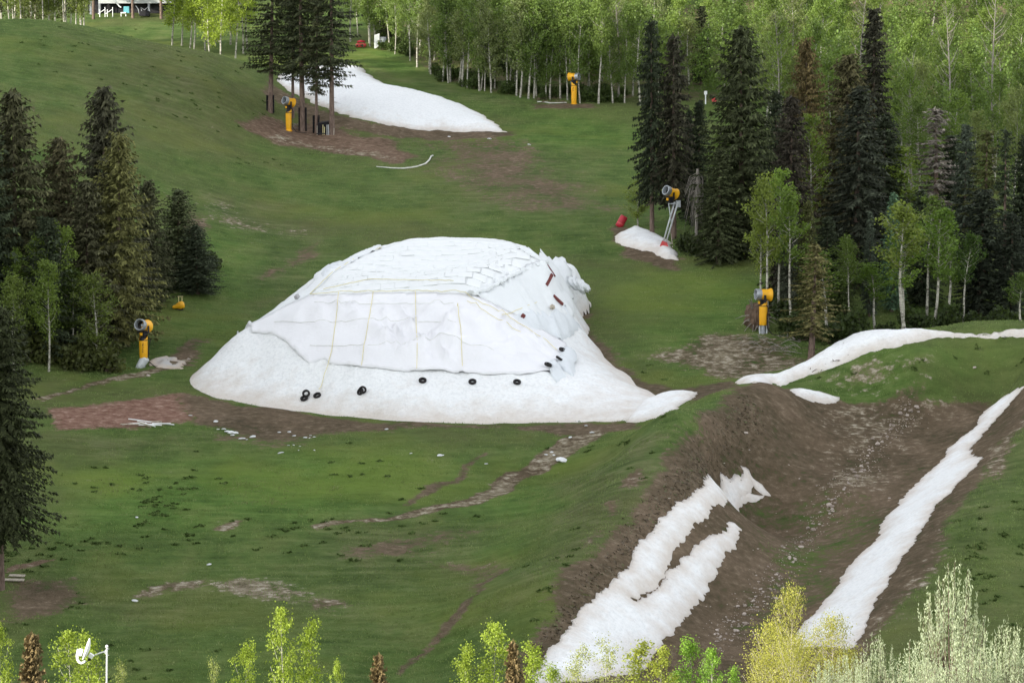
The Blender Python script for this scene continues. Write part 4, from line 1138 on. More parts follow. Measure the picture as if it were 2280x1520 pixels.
# bare grey trees in the wood
DEAD = broadleaf(140, 12, 1.9, .3, 60, .05, .13, .08, 34, .9, 'dead_wood')
for px, Y, top, lab in [(2118, 352, 0, 'bare forked white tree standing out of the wood at upper right'), (2010, 345, 110, 'grey leafless tree in the wood right of the tallest spire'), (2030, 340, 210, 'small leafless grey tree below the other bare one'),
                        (1735, 372, 20, 'leafless white tree above the rusty conifer'), (1905, 380, -20, 'bare crooked tree behind the tallest spire'), (2210, 350, -40, 'straight white snag at the upper right'), (1380, 405, -20, 'grey bare aspen at the wood edge above the meadow')]:
    x, z = ground_y(px, Y); hh = max(5.0, at(px, top, Y).z - z)
    plant('bare_tree', DEAD, (x, Y, z - .05), 1.25, hh / 12, lab, 'dead tree', (.2, .18, .15))
# conifers inside the far wood
for k, (px, Y) in enumerate([(1120, 432), (1235, 428), (1320, 430), (980, 452), (1460, 440), (1560, 420), (860, 462)]):
    x, z = ground_y(px, Y)
    plant('spruce_tree', CON['spruce'][k % 3], (x, Y, z), 1.0, rng.uniform(.55, .85), 'dark young spruce among the aspens of the far wood', 'conifer', (.030, .036, .018), 'young spruces in the far wood')
# bushes
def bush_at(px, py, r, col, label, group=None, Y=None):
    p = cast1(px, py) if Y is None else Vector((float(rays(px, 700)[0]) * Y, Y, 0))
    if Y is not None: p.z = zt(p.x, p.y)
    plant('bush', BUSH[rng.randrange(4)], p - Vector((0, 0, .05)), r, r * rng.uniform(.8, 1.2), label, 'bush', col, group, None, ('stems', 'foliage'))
for px, py in [(20, 800), (70, 806), (110, 808), (150, 806), (175, 815), (200, 818), (225, 822), (245, 800), (190, 790), (120, 790), (60, 780), (235, 828), (160, 822)]:
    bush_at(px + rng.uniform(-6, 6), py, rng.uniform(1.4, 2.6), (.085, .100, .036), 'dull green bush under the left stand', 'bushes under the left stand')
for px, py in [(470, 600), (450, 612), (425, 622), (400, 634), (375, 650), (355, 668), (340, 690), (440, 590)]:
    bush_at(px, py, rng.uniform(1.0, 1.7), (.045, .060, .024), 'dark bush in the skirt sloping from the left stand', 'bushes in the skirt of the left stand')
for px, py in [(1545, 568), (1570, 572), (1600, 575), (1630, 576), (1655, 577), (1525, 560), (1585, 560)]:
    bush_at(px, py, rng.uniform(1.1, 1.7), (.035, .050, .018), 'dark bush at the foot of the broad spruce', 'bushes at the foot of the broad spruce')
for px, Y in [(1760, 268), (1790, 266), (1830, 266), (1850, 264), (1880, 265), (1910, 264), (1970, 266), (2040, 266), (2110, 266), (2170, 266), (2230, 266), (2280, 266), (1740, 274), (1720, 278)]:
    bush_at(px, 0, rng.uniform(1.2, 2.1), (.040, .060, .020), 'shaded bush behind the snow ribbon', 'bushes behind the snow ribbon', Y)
for k in range(46):
    px = rng.uniform(820, 1440); bush_at(px, 0, rng.uniform(.8, 1.7), (.055, .085, .024), 'low bush along the edge of the far wood', 'bushes along the far wood', edge_Y(px) + rng.uniform(1, 9))
for k in range(14):
    bush_at(rng.uniform(-20, 195), 0, rng.uniform(.5, .9), (.12, .11, .05), 'brownish bush behind the aspen row on the crest', 'bushes on the left crest', rng.uniform(412, 420))
# ------------------------------------------------------------------ snow guns
def axis_matrix(yaw_vec, pitch, origin):
    d = Vector((yaw_vec[0], yaw_vec[1], 0)).normalized() * math.cos(pitch) + Vector((0, 0, math.sin(pitch)))
    q = d.to_track_quat('Z', 'Y')
    return Matrix.Translation(origin) @ q.to_matrix().to_4x4()
def gun_head(o, origin, aim, pitch, s=1.0):
    M = axis_matrix(aim, pitch, origin) @ Matrix.Scale(s, 4)
    # z of the local frame is the blowing direction
    b = MB().lathe([(.40, -.74), (.60, -.76), (.62, -.70), (.56, -.55), (.50, -.30), (.485, .30), (.46, .30), (.44, -.30), (.40, -.70)], 28, M, True).build('barrel', 'yellow_paint', o); autosmooth(b)
    ring = MB().lathe([(.487, .24), (.525, .30), (.53, .72), (.50, .76), (.43, .75), (.40, .60), (.39, .26)], 28, M, True).build('nozzle_ring', 'grey_metal', o); autosmooth(ring)
    for k in range(18):
        a = 2 * math.pi * k / 18; p = M @ Vector((.465 * math.cos(a), .465 * math.sin(a), .765))
        if k % 3 == 0: MB().lathe([(.0, .0), (.03, 0), (.026, .05), (0, .055)], 6, axis_matrix(aim, pitch, p)).build('nozzle', 'pale_metal', ring)
    MB().lathe([(.46, -.66), (.39, -.1), (.39, .3)], 24, M).build('inner_tube', 'dark_metal', b)
    fan = MB().lathe([(0, .36), (.07, .33), (.13, .22), (.15, .0), (.12, -.3), (0, -.4)], 14, M).build('fan_hub', 'pale_metal', o, True)
    for k in range(8):
        a = 2 * math.pi * k / 8; c, s_ = math.cos(a), math.sin(a)
        MB().add([M @ Vector(p) for p in [(.12 * c, .12 * s_, .05), (.38 * c - .04 * s_, .38 * s_ + .04 * c, .0), (.38 * c + .05 * s_, .38 * s_ - .05 * c, -.1), (.13 * c + .03 * s_, .13 * s_ - .03 * c, -.12)]], [(0, 1, 2, 3)]).build('fan_blade', 'dark_metal', fan)
    side = Vector((-aim[1], aim[0], 0)).normalized()
    rt = Matrix((side, Vector((aim[0], aim[1], 0)).normalized(), Vector((0, 0, 1)))).transposed()
    cr = MB()
    cr.box(Vector(origin) + Vector((0, 0, -.68 * s)), (.52 * s, .62 * s, .46 * s), rt)
    cr.box(Vector(origin) + Vector((0, 0, -.98 * s)), (.34 * s, .38 * s, .34 * s), rt)
    for k in (-1, 1):
        cr.box(Vector(origin) + side * k * .53 * s + Vector((0, 0, -.36 * s)), (.06 * s, .22 * s, .72 * s), rt)
    cr.box(Vector(origin) + Vector((0, 0, -.62 * s)), (1.1 * s, .16 * s, .10 * s), rt)
    c = cr.build('cradle', 'dark_metal', o)
    v = Vector((aim[0], aim[1], 0)).normalized()
    MB().box(Vector(origin) + v * .42 * s + Vector((0, 0, -.72 * s)), (.2 * s, .14 * s, .26 * s), rt).build('valve_box', 'yellow_paint', o)
    return rt
def lettering(parent, loc_fn, n, h=.13, m='letter_dark', zig=False):
    """small upright dark characters stacked along the sleeve"""
    rr = random.Random(n)
    for k in range(n):
        p, right, nrm = loc_fn(k)
        mb = MB(); up = nrm.cross(right)
        def bar(u0, v0, u1, v1, w=.028):
            a = p + right * u0 + up * v0; b = p + right * u1 + up * v1; d = (b - a).normalized(); s = d.cross(nrm) * w / 2
            mb.add([a - s, b - s, b + s, a + s, a - s + nrm * .006, b - s + nrm * .006, b + s + nrm * .006, a + s + nrm * .006], [(4, 5, 6, 7), (0, 4, 7, 3), (1, 2, 6, 5), (0, 1, 5, 4), (3, 7, 6, 2)])
        bar(-h * .4, -h * .35, -h * .4, h * .35); 
        if rr.random() < .6: bar(-h * .4, h * .33, h * .4, h * .33)
        if rr.random() < .6: bar(-h * .4, 0, h * .35, 0)
        if rr.random() < .5: bar(h * .4, -h * .35, h * .4, h * .35)
        else: bar(-h * .3, -h * .3, h * .4, h * .3)
        mb.build('letter', m, parent)
def tower_gun(px, py, label, aim, pitch, hgt=4.3, foot='slant', letters=0, sleeve=(.85, 2.75), s=1.0, rz_letters=None, notch=1):
    p = cast1(px, py)
    o = thing('snow_gun', p, label, 'snow gun', 'snow guns on the slope')
    hz = hgt - .55
    gun_head(o, Vector((0, 0, hz)), aim, pitch, s)
    # mast
    MB().lathe([(.16, -.3), (.16, hz - 1.05)], 12).build('mast', 'grey_metal', o, True)
    MB().lathe([(.34, hz - 1.30), (.34, hz - 1.18), (.2, hz - 1.02)], 14).build('mast_head', 'dark_metal', o, True)
    # padded yellow sleeve, its rim cut open towards the aim
    z0, z1 = sleeve; n = 22; mb = MB(); prof = [(.335, z0), (.36, z0 + .06), (.37, z0 + .5), (.385, (z0 + z1) / 2), (.39, z1 - .2), (.385, z1)]
    av = math.atan2(aim[1], aim[0])
    V = []; Fc = []
    for i, (r, z) in enumerate(prof):
        for k in range(n):
            a = 2 * math.pi * k / n
            cut = 0
            if i >= len(prof) - 2:
                dcut = math.cos(a - av)
                cut = -.30 * notch * max(0, dcut) * (1 if i == len(prof) - 1 else .4) + (.30 * notch * max(0, -dcut) if i == len(prof) - 1 else 0)
            V.append((r * math.cos(a), r * math.sin(a), z + cut))
    for i in range(len(prof) - 1):
        for k in range(n):
            Fc.append((i * n + k, i * n + (k + 1) % n, (i + 1) * n + (k + 1) % n, (i + 1) * n + k))
    mb.add(V, Fc); mb.f.append(tuple(range(n))[::-1])
    sl = mb.build('sleeve', 'yellow_paint', o, True)
    MB().lathe([(.392, z1 - .34), (.397, z1 - .33), (.397, z1 - .27), (.392, z1 - .26)], 22).build('band', 'dark_metal', sl)
    if letters:
        base_a = -math.pi / 2 + (rz_letters or 0)
        def fn(k):
            nrm = Vector((math.cos(base_a), math.sin(base_a), 0)); right = Vector((-nrm.y, nrm.x, 0))
            return nrm * .392 + Vector((0, 0, z1 - .55 - k * .155)), right, nrm
        lettering(sl, fn, letters)
    if foot == 'slant':
        mb = MB(); mb.tube([(-.52, -.1, -.25), (-.3, -.05, .15), (.1, 0, z0 - .1), (.2, 0, z0 + .05)], [.30, .36, .42, .36], 14); mb.build('foot', 'pale_metal', o, True)
    elif foot == 'flange':
        MB().lathe([(.0, -.2), (.30, -.2), (.30, .1), (.24, .14), (.22, z0 + .02)], 12).build('foot', 'grey_metal', o)
        for k in (-1, 1): MB().box((k * .33, -.1, .3), (.10, .10, .8)).build('bracket', 'pale_metal', o)
    else:
        MB().lathe([(0, -.25), (.45, -.25), (.45, .06), (.37, .08), (.33, z0 + .05)], 14).build('foot', 'yellow_paint', o)
    a_ = av + 2.2; c_ = Vector((math.cos(a_), math.sin(a_), 0))
    MB().tube([Vector((0, 0, hz - .7)) + c_ * .2, Vector((0, 0, hz - 1.3)) + c_ * .62, Vector((0, 0, z1 * .6)) + c_ * .44, Vector((0, 0, .5)) + c_ * .47, Vector((0, 0, zt(p.x + c_.x, p.y + c_.y) - p.z + .04)) + c_ * 1.0, Vector((0, 0, zt(p.x + c_.x * 2.4, p.y + c_.y * 2.4) - p.z + .04)) + c_ * 2.4], .045, 6).build('hose', 'rubber', o, True)
    return o, p
tower_gun(320, 818, 'yellow snow gun with slanted grey foot beside the left stand', (-.38, -1), R(12), letters=6)
tower_gun(643, 291, 'yellow snow gun between the tall spruces on the upper slope', (-.75, -.66), R(14), 4.25, 'plain', 0, (.1, 2.55))
tower_gun(1278, 232, 'yellow snow gun at the edge of the far wood, mouth turned right', (.95, -.42), R(2), 4.3, 'plain', 4, (.1, 2.85), rz_letters=-.35)
tower_gun(1699, 742, 'yellow snow gun beside the uprooted stump, mouth turned left', (-.97, -.22), R(3), 4.15, 'flange', 0, (.75, 2.85))
# leaning gun on a two tube mast
p = cast1(1479, 558) + Vector((0, 0, .42))
lg = thing('snow_gun', p, 'snow gun on a leaning two tube mast with a red base', 'snow gun', 'snow guns on the slope')
hd = at(1493, 428, p.y - .3) - p
topp = at(1506, 452, p.y) - p
gun_head(lg, hd, (-.78, -.6), R(20), 1.0)
for k in (-1, 1):
    MB().tube([(k * .16, 0, .3), (topp.x + k * .17, topp.y, topp.z + .1)], .085, 8).build('mast_tube', 'pale_metal', lg, True)
for f in (.35, .6, .85):
    c = Vector((0, 0, .3)).lerp(topp, f); MB().box(c, (.40, .07, .07)).build('crossbar', 'grey_metal', lg)
MB().tube([hd + Vector((-.2, 0, -1.15)), Vector((topp.x * .62, 0, 2.2))], .05, 6).build('hydraulic_rod', 'pale_metal', lg, True)
MB().box(hd + Vector((.15, .1, -1.2)), (.75, .5, .14)).build('head_plate', 'grey_metal', lg)
MB().box(topp + Vector((.2, .15, -.1)), (.5, .4, .7)).build('control_box', 'grey_metal', lg)
mb = MB(); mb.add([(-.62, -.35, -.3), (.5, -.35, -.3), (.5, .35, -.3), (-.62, .35, -.3), (-.22, -.25, .62), (.3, -.25, .42), (.3, .25, .42), (-.22, .25, .62)], [(0, 1, 5, 4), (1, 2, 6, 5), (2, 3, 7, 6), (3, 0, 4, 7), (4, 5, 6, 7), (0, 3, 2, 1)])
mb.build('base', 'red_paint', lg)
MB().tube([(.9, .3, -.1), (.75, .3, 1.2), (.6, .25, 1.9)], .05, 5).build('stay', 'stick', lg)
# low yellow nozzle on the grass
p = cast1(399, 690)
o = thing('hydrant_nozzle', p, 'small yellow hydrant nozzle with a wire frame on the grass by the left stand', 'hydrant')
M = axis_matrix((-1, -.2), R(-14), Vector((.12, 0, .42)))
MB().lathe([(0, -.42), (.25, -.38), (.38, -.2), (.40, 0), (.33, .2), (.21, .42), (.17, .7), (.13, .78), (0, .80)], 16, M).build('body', 'yellow_paint', o, True)
mb = MB()
for k in (-1, 1): mb.tube([(.12 + k * .16, 0, .6), (.12 + k * .16, 0, 1.28)], .035, 6)
mb.build('upright', 'strap_yellow', o); MB().tube([(-.12, 0, 1.28), (.38, 0, 1.28)], .035, 6).build('crossbar', 'strap_yellow', o)
MB().box((.12, 0, .06), (.5, .4, .16)).build('foot', 'dark_metal', o)

# ------------------------------------------------------------------ tyres on the heap
tyre_mesh = MB().lathe([(.19, -.085), (.25, -.105), (.30, -.10), (.335, -.07), (.342, 0), (.335, .07), (.30, .10), (.25, .105), (.19, .085), (.175, .04), (.21, 0), (.175, -.04)], 24, None, True).mesh('tyre', True); tyre_mesh.materials.append(MATS['rubber'])
bead_mesh = MB().lathe([(.172, -.088), (.198, -.10), (.205, -.085), (.18, -.075)], 20, None, True).mesh('bead', True); bead_mesh.materials.append(MATS['dark_metal'])
def tyre(px, py, label, lift=.12, tilt=None, dz=0):
    q_ = cast1(px, py, Zp); x, y = q_.x, q_.y
    e = .5; gx = (float(Zp(x + e, y)) - float(Zp(x - e, y))) / (2 * e); gy = (float(Zp(x, y + e)) - float(Zp(x, y - e))) / (2 * e)
    nrm = Vector((-gx, -gy, 1)).normalized()
    o = thing('tyre', q_ + nrm * (lift + dz), label, 'tyre', 'tyres weighing down the covers')
    qt = nrm.to_track_quat('Z', 'Y')
    o.rotation_euler = (qt @ Euler(tilt).to_quaternion()).to_euler() if tilt else qt.to_euler()
    link('carcass', tyre_mesh, None, o)
    for k in (1, -1):
        b = link('bead', bead_mesh, None, o); b.scale = (1, 1, k)
for a in [(678, 890, 'lower tyre of the leaning pair at the left foot of the heap', .15), (684, 884, 'upper tyre of the leaning pair at the left foot of the heap', .36, (.5, .3, 0)), (707, 884, 'single tyre right next to the leaning pair', .12),
          (809, 875, 'tyre standing on edge on the lower snow face', .28, (.9, .4, 0)), (803, 876, 'tyre lying behind the one on edge', .16, (.3, -.5, 0)),
          (941, 851, 'leftmost tyre of three evenly spaced below the front hem', .12), (1052, 852, 'middle tyre of three evenly spaced below the front hem', .12), (1151, 854, 'rightmost tyre of three evenly spaced below the front hem', .12),
          (1249, 788, 'tyre on the sheet above the loose flaps at right', .40), (1241, 810, 'tyre half under the loose flap at right', .50, (.2, .3, 0)), (1217, 822, 'tyre at the right end of the front hem', .45)]:
    tyre(*a)
# boards and blocks on the covers
def board(px, py, L, w, ang, label, m='board_red', h=.10, name='board', lift=.30):
    q_ = cast1(px, py, Zp); x, y = q_.x, q_.y; e = .8
    c, s = math.cos(ang), math.sin(ang)
    g = (float(Zp(x + c * e, y + s * e)) - float(Zp(x - c * e, y - s * e))) / (2 * e)
    gs = (float(Zp(x - s * e, y + c * e)) - float(Zp(x + s * e, y - c * e))) / (2 * e)
    mb = MB().box((0, 0, 0), (L, w, h))
    o = mb.build(name, m); o.location = q_ + Vector((0, 0, lift + h / 2)); 
    mod = o.modifiers.new('bevel', 'BEVEL'); mod.width = .015; mod.segments = 1
    ex = Vector((c, s, g)).normalized(); ey0 = Vector((-s, c, gs)).normalized(); ez = ex.cross(ey0).normalized(); ey = ez.cross(ex)
    o.rotation_euler = Matrix((ex, ey, ez)).transposed().to_euler()
    return tag(o, label, 'board' if name == 'board' else 'block')
board(1227, 615, 1.35, .26, .35, 'dark red board lying level near the back right corner of the covers', h=.16, lift=.42)
board(1223, 638, 1.9, .30, 1.25, 'dark red board pointing down the right slope of the covers', h=.16, lift=.42)
board(1243, 682, 1.3, .28, .5, 'dark red board above the crumpled flap', h=.16, lift=.5)
board(1165, 720, .34, .32, .2, 'small red block at the edge of the crumpled flap', h=.30, name='block', lift=.45)
board(1230, 707, .36, .34, .7, 'brownish block on the crumpled flap', 'stick', h=.32, name='block', lift=.75)
board(661, 672, .5, .3, 1.2, 'small grey block on the left flank of the covers', 'stain', h=.3, name='block', lift=.3)

# ------------------------------------------------------------------ small things on the slope
p = cast1(1378, 505)
o = thing('crash_pad', p, 'red cylindrical crash pad leaning above the small snow patch', 'crash pad')
mb = MB(); ax = Vector((.55, .15, 1)).normalized()
MB().tube([Vector((-.1, 0, -.05)), ax * .25, ax * 1.2, ax * 1.28], [.40, .43, .43, .39], 18).build('padding', 'red_vinyl', o, True)
MB().tube([ax * .28, ax * .42], .437, 18, False).build('band', 'red_paint', o, True)
# white hose
hp = [p_ + Vector((0, 0, .09)) for p_ in map(Vector, cast(densify([(838, 373), (870, 376), (900, 377), (928, 373), (948, 366), (956, 358), (960, 350), (964, 348)], 6, False)))]
tag(MB().tube(hp, [.05 + .05 * min(1, k / 10) for k in range(len(hp))], 6).build('fire_hose', 'hose_white', None, True), 'white hose curling on the grass below the upper snow', 'hose')
hp = [p_ + Vector((0, 0, .12)) for p_ in map(Vector, cast(densify([(1196, 229), (1215, 230), (1225, 232), (1250, 231), (1262, 231)], 6, False)))]
tag(MB().tube(hp, .08, 6).build('fire_hose', 'hose_white', None, True), 'pale hose on the ground left of the wood edge snow gun', 'hose')
# pile of poles on the red earth
for k in range(9):
    px, py = 292 + k * 9 + rng.uniform(-3, 3), 948 + rng.uniform(-4, 6)
    q_ = cast1(px, py); L = rng.uniform(1.0, 2.2); a = rng.gauss(0, .45)
    d_ = Vector((math.cos(a), math.sin(a), 0)) * L / 2
    a1, b1 = q_ - d_, q_ + d_; a1.z = zt(a1.x, a1.y) + .07 + rng.uniform(0, .35); b1.z = zt(b1.x, b1.y) + .07 + rng.uniform(0, .3)
    tag(MB().tube([a1, (a1 + b1) / 2 + Vector((0, 0, .02)), b1], .05, 6).build('pole', 'white_paint' if k % 3 else 'stick'), 'pale pole in the loose heap on the red earth', 'pole', 'loose heap of poles on the red earth')
for px, py, L, lab in [(30, 1293, 1.5, 'grey plank lying beside the large lower left spruce'), (38, 1284, 1.1, 'short thin plank just above the grey one')]:
    q_ = cast1(px, py); o = MB().box((0, 0, 0), (L, .38, .05)).build('plank', 'stick'); o.location = q_ + Vector((0, 0, .09)); o.rotation_euler = (.2, .02, rng.uniform(-.1, .1)); tag(o, lab, 'plank')
# black pads strapped round the tall trunks
def trunk_pad(px, py, r, h, label):
    q_ = cast1(px, py); o = thing('trunk_pad', q_, label, 'trunk pad')
    mb = MB(); n = 14
    for k in range(n):
        a0 = math.pi * (-.12 + 1.24 * k / n); a1 = math.pi * (-.12 + 1.24 * (k + .93) / n)
        P = [(math.cos(a) * rr_, math.sin(a) * rr_, z) for z in (-.1, h) for a in (a0, a1) for rr_ in (r, r + .16)]
        mb.add(P, [(0, 1, 5, 4), (2, 6, 7, 3), (0, 2, 3, 1), (4, 5, 7, 6), (1, 3, 7, 5), (0, 4, 6, 2)])
    mb.build('padding', 'black_pad', o)
    MB().tube([(math.cos(a) * (r + .17), math.sin(a) * (r + .17), h * .6) for a in [math.pi * (-.12 + 1.24 * k / 16) for k in range(17)]], .03, 4).build('strap', 'dark_metal', o)
trunk_pad(602, 250, .37, 2.2, 'black pad behind the leftmost tall trunk')
trunk_pad(674, 292, .38, 3.0, 'tall black pad behind the trunk next to the upper snow gun')
trunk_pad(704, 296, .30, 2.2, 'black pad on the thin middle trunk')
p = cast1(722, 298)
o = thing('equipment_crate', p, 'black tarped crate between the tall trunks', 'crate')
MB().add([(-.8, -.5, -.2), (.85, -.5, -.2), (.85, .6, -.2), (-.8, .6, -.2), (-.8, -.5, 1.3), (.8, -.45, 1.62), (.8, .55, 1.7), (-.75, .55, 1.45)], [(0, 1, 5, 4), (1, 2, 6, 5), (2, 3, 7, 6), (3, 0, 4, 7), (4, 5, 6, 7), (0, 3, 2, 1)]).build('cover', 'black_pad', o)
MB().box((0, 0, .02), (1.9, 1.3, .14)).build('pallet', 'dark_metal', o)
for k, (px, h, m) in enumerate([(706, 1.2, 'stick'), (719, 1.3, 'strap_yellow'), (722, 1.0, 'strap_yellow'), (728, 1.3, 'pale_metal'), (732, 1.3, 'pale_metal'), (743, .9, 'stick')]):
    q_ = cast1(px, 301); 
    tag(MB().tube([q_ - Vector((0, 0, .2)), q_ + Vector((rng.uniform(-.05, .05), 0, h))], .045, 6).build('stake', m), ('tan', 'yellow', 'short yellow', 'white', 'thin white', 'small tan')[k] + ' stake in front of the black crate', 'stake', 'stakes by the black crate')
# white marker and red disc near the wood
p = cast1(1571, 232); o = thing('marker_post', p, 'white marker post in the gap left of the broad spruce', 'post')
MB().box((0, 0, .75), (.16, .12, 1.9)).build('post', 'white_paint', o); MB().box((0, -.08, 1.55), (.42, .04, .5)).build('plate', 'white_paint', o)
p = cast1(1590, 236); o = thing('slope_marker', p, 'small red slope marker on the meadow gap', 'marker')
MB().lathe([(0, .06), (.34, .06), (.34, -.06), (0, -.06)], 14, Matrix.Translation((0, 0, .8)) @ Matrix.Rotation(R(90), 4, 'X')).build('disc', 'red_paint', o); MB().tube([(0, .03, -.2), (0, .03, 1.0)], .04, 6).build('stem', 'dark_metal', o)
p = cast1(2186, 741); o = thing('marker_post', Vector((float(rays(2186, 730)[0]) * 262, 262, zt(float(rays(2186, 730)[0]) * 262, 262))), 'short white post behind the snow ribbon', 'post')
zz = at(2186, 721, 262).z - o.location.z
MB().box((0, 0, zz / 2 - .2), (.22, .2, zz + .4)).build('post', 'white_paint', o); MB().lathe([(.15, 0), (.1, .06), (0, .08)], 8, Matrix.Translation((0, 0, zz))).build('cap', 'white_paint', o)
# panel and cabinet, red sled at the upper wood edge
p = cast1(839, 108); o = thing('sign_panel', p, 'pale upright panel at the upper edge of the wood', 'panel')
mb = MB(); mb.add([(-.42, 0, -.15), (.18, 0, .25), (.42, .05, .7), (.42, .05, 2.3), (.1, 0, 2.2), (-.38, 0, 2.05), (-.42, .08, -.15), (.18, .08, .25), (.42, .13, .7), (.42, .13, 2.3), (.1, .08, 2.2), (-.38, .08, 2.05)],
                 [(0, 1, 2, 3, 4, 5), (6, 11, 10, 9, 8, 7), (0, 6, 7, 1), (1, 7, 8, 2), (2, 8, 9, 3), (3, 9, 10, 4), (4, 10, 11, 5), (5, 11, 6, 0)]); mb.build('board', 'white_paint', o)
MB().box((0, .16, 1.0), (.1, .1, 2.3)).build('support', 'dark_metal', o)
p = cast1(853, 106); o = thing('utility_cabinet', p, 'grey utility cabinet right of the pale panel', 'cabinet')
MB().box((0, 0, .7), (.95, .7, 1.8)).build('housing', 'grey_metal', o); MB().box((0, -.37, .75), (.4, .04, 1.3)).build('door', 'pale_metal', o); MB().box((.58, -.1, .9), (.14, .14, 1.9)).build('post', 'dark_metal', o)
p = cast1(804, 106); o = thing('rescue_sled', p, 'red sled parked at the upper wood edge', 'sled')
mb = MB(); mb.tube([(-.8, 0, .25), (-.5, 0, .3), (.5, 0, .3), (.8, 0, .42)], [.28, .34, .34, .2], 10); mb.build('hull', 'red_paint', o, True)
MB().tube([(-.6, 0, .8), (0, 0, .95), (.6, 0, .85)], [.16, .2, .14], 8).build('cover', 'red_vinyl', o, True); MB().tube([(.5, 0, .4), (.6, 0, .9)], .05, 5).build('handle', 'dark_metal', o)

# lift building beyond the crest
bx0 = float(rays(196, 30)[0]) * 497; bx1 = float(rays(392, 30)[0]) * 497; bz = zt((bx0 + bx1) / 2, 494)
o = thing('lift_station', ((bx0 + bx1) / 2, 497, bz), 'dark lift station with pale roof edges beyond the left crest', 'building')
W_ = bx1 - bx0
MB().box((0, 2.2, 1.2), (W_, 3.6, 3.6)).build('wall', 'dark_wall', o)
rf = MB().box((0, 1.6, 3.2), (W_ + 1.2, 6.4, .25)).build('roof', 'roof_white', o)
MB().box((.8, -1.35, 2.45), (W_ - 2.4, .5, .75), Matrix.Rotation(R(20), 3, 'X')).build('awning', 'roof_white', o)
MB().box((0, -1.68, 3.05), (W_ + 1.3, .12, .42)).build('fascia', 'white_paint', rf)
for k in (-.46, -.36, .2): MB().box((W_ * k, -.9, 1.0), (.35, .35, 4.2)).build('column', 'grey_metal', o)
for k in range(6): MB().box((-W_ * .5 + W_ * (k + .5) / 6, .34, 1.1), (W_ / 6 - .25, .08, 1.5)).build('shutter', 'dark_metal', o)
for px, lab in [(228, 'white barrier frame left of the lift station front'), (245, 'white barrier frame with sloping rail at the lift station')]:
    X = float(rays(px, 30)[0]) * 493; q_ = Vector((X, 493, zt(X, 493))); o = thing('barrier_frame', q_, lab, 'barrier')
    for k in (-.45, .45): MB().tube([(k, 0, -.2), (k, 0, 1.45 + k * .4)], .07, 6).build('upright', 'white_paint', o)
    MB().tube([(-.75, 0, .5), (.45, 0, 1.3)], .06, 6).build('rail', 'white_paint', o)
X = float(rays(279, 30)[0]) * 493; o = thing('chair_carrier', (X, 493, zt(X, 493)), 'lift chair with teal cover at the station front', 'lift chair')
MB().tube([(-1.8, 0, 2.7), (-1.0, 0, 1.7), (-.7, 0, 1.5)], [.14, .13, .1], 6).build('hanger', 'white_paint', o)
MB().box((.2, 0, 1.1), (.9, .5, 1.1)).build('cover', 'teal_fabric', o); MB().box((-.3, -.05, .6), (.9, .6, .2)).build('seat', 'white_paint', o)
for k in (-.7, .1): MB().tube([(k, 0, -.2), (k, 0, .6)], .08, 6).build('leg', 'white_paint', o)
X = float(rays(322, 30)[0]) * 493; o = thing('snow_groomer', (X, 493, zt(X, 493)), 'dark machine with a bent frame parked at the station', 'machine')
MB().box((0, 0, .5), (1.7, 1.2, .8)).build('body', 'dark_metal', o); MB().tube([(-.9, 0, .4), (-1.1, 0, 1.3), (-1.5, 0, 1.8)], .06, 6).build('arm', 'grey_metal', o)
MB().tube([(-.5, 0, .9), (-.6, 0, 1.5), (0, 0, 1.1), (.6, 0, 1.6), (.9, 0, .8)], .06, 6).build('frame', 'grey_metal', o)
for px, lab in [(296, 'brown trunked spruce before the middle of the lift station'), (359, 'brown trunked spruce before the right end of the lift station'), (208, 'dark trunked spruce at the left corner of the lift station')]:
    X = float(rays(px, 30)[0]) * 491
    plant('spruce_tree', CON['tall'][rng.randrange(2)], (X, 491, zt(X, 491)), .8, .85, lab, 'conifer', (.03, .034, .016))

# ------------------------------------------------------------------ dead wood
def rootball(px, Y, label):
    x, z = ground_y(px, Y); o = thing('uprooted_stump', (x, Y, z), label, 'stump')
    bm = bmesh.new(); bmesh.ops.create_icosphere(bm, subdivisions=4, radius=1.0)
    for v in bm.verts:
        n_ = float(fbm(np.array([v.co.x * 2.3 + 5]), np.array([v.co.z * 2.3 + v.co.y]), 3, 4)[0])
        v.co = Vector((v.co.x * 1.05, v.co.y * .5, v.co.z * 1.35)) * (1 + .38 * n_) + Vector((0, 0, 1.35))
    me = bpy.data.meshes.new('soil'); bm.to_mesh(me); bm.free(); link('soil', me, 'root_earth', o)
    rr = random.Random(5)
    for k in range(26):
        a = rr.uniform(0, 6.3); L = rr.uniform(.8, 1.6); c = Vector((math.cos(a) * .7, -.35, 1.35 + math.sin(a) * .9)); dirv = Vector((math.cos(a) + rr.uniform(-.4, .4), rr.uniform(-.8, .1), math.sin(a) + rr.uniform(-.5, .3))).normalized()
        MB().tube([c, c + dirv * L * .5 + Vector((0, 0, .1)), c + dirv * L], [.06, .04, .012], 5).build('root', 'dead_wood', o)
    MB().tube([(0, .2, 1.2), (.8, 2.5, 1.0), (1.6, 5.0, .9)], [.3, .26, .2], 9).build('log', 'conifer_bark', o, True)
gp = cast1(1699, 742)
rootball(1684, gp.y + 1.2, 'uprooted earthy stump with bare roots behind the right snow gun')
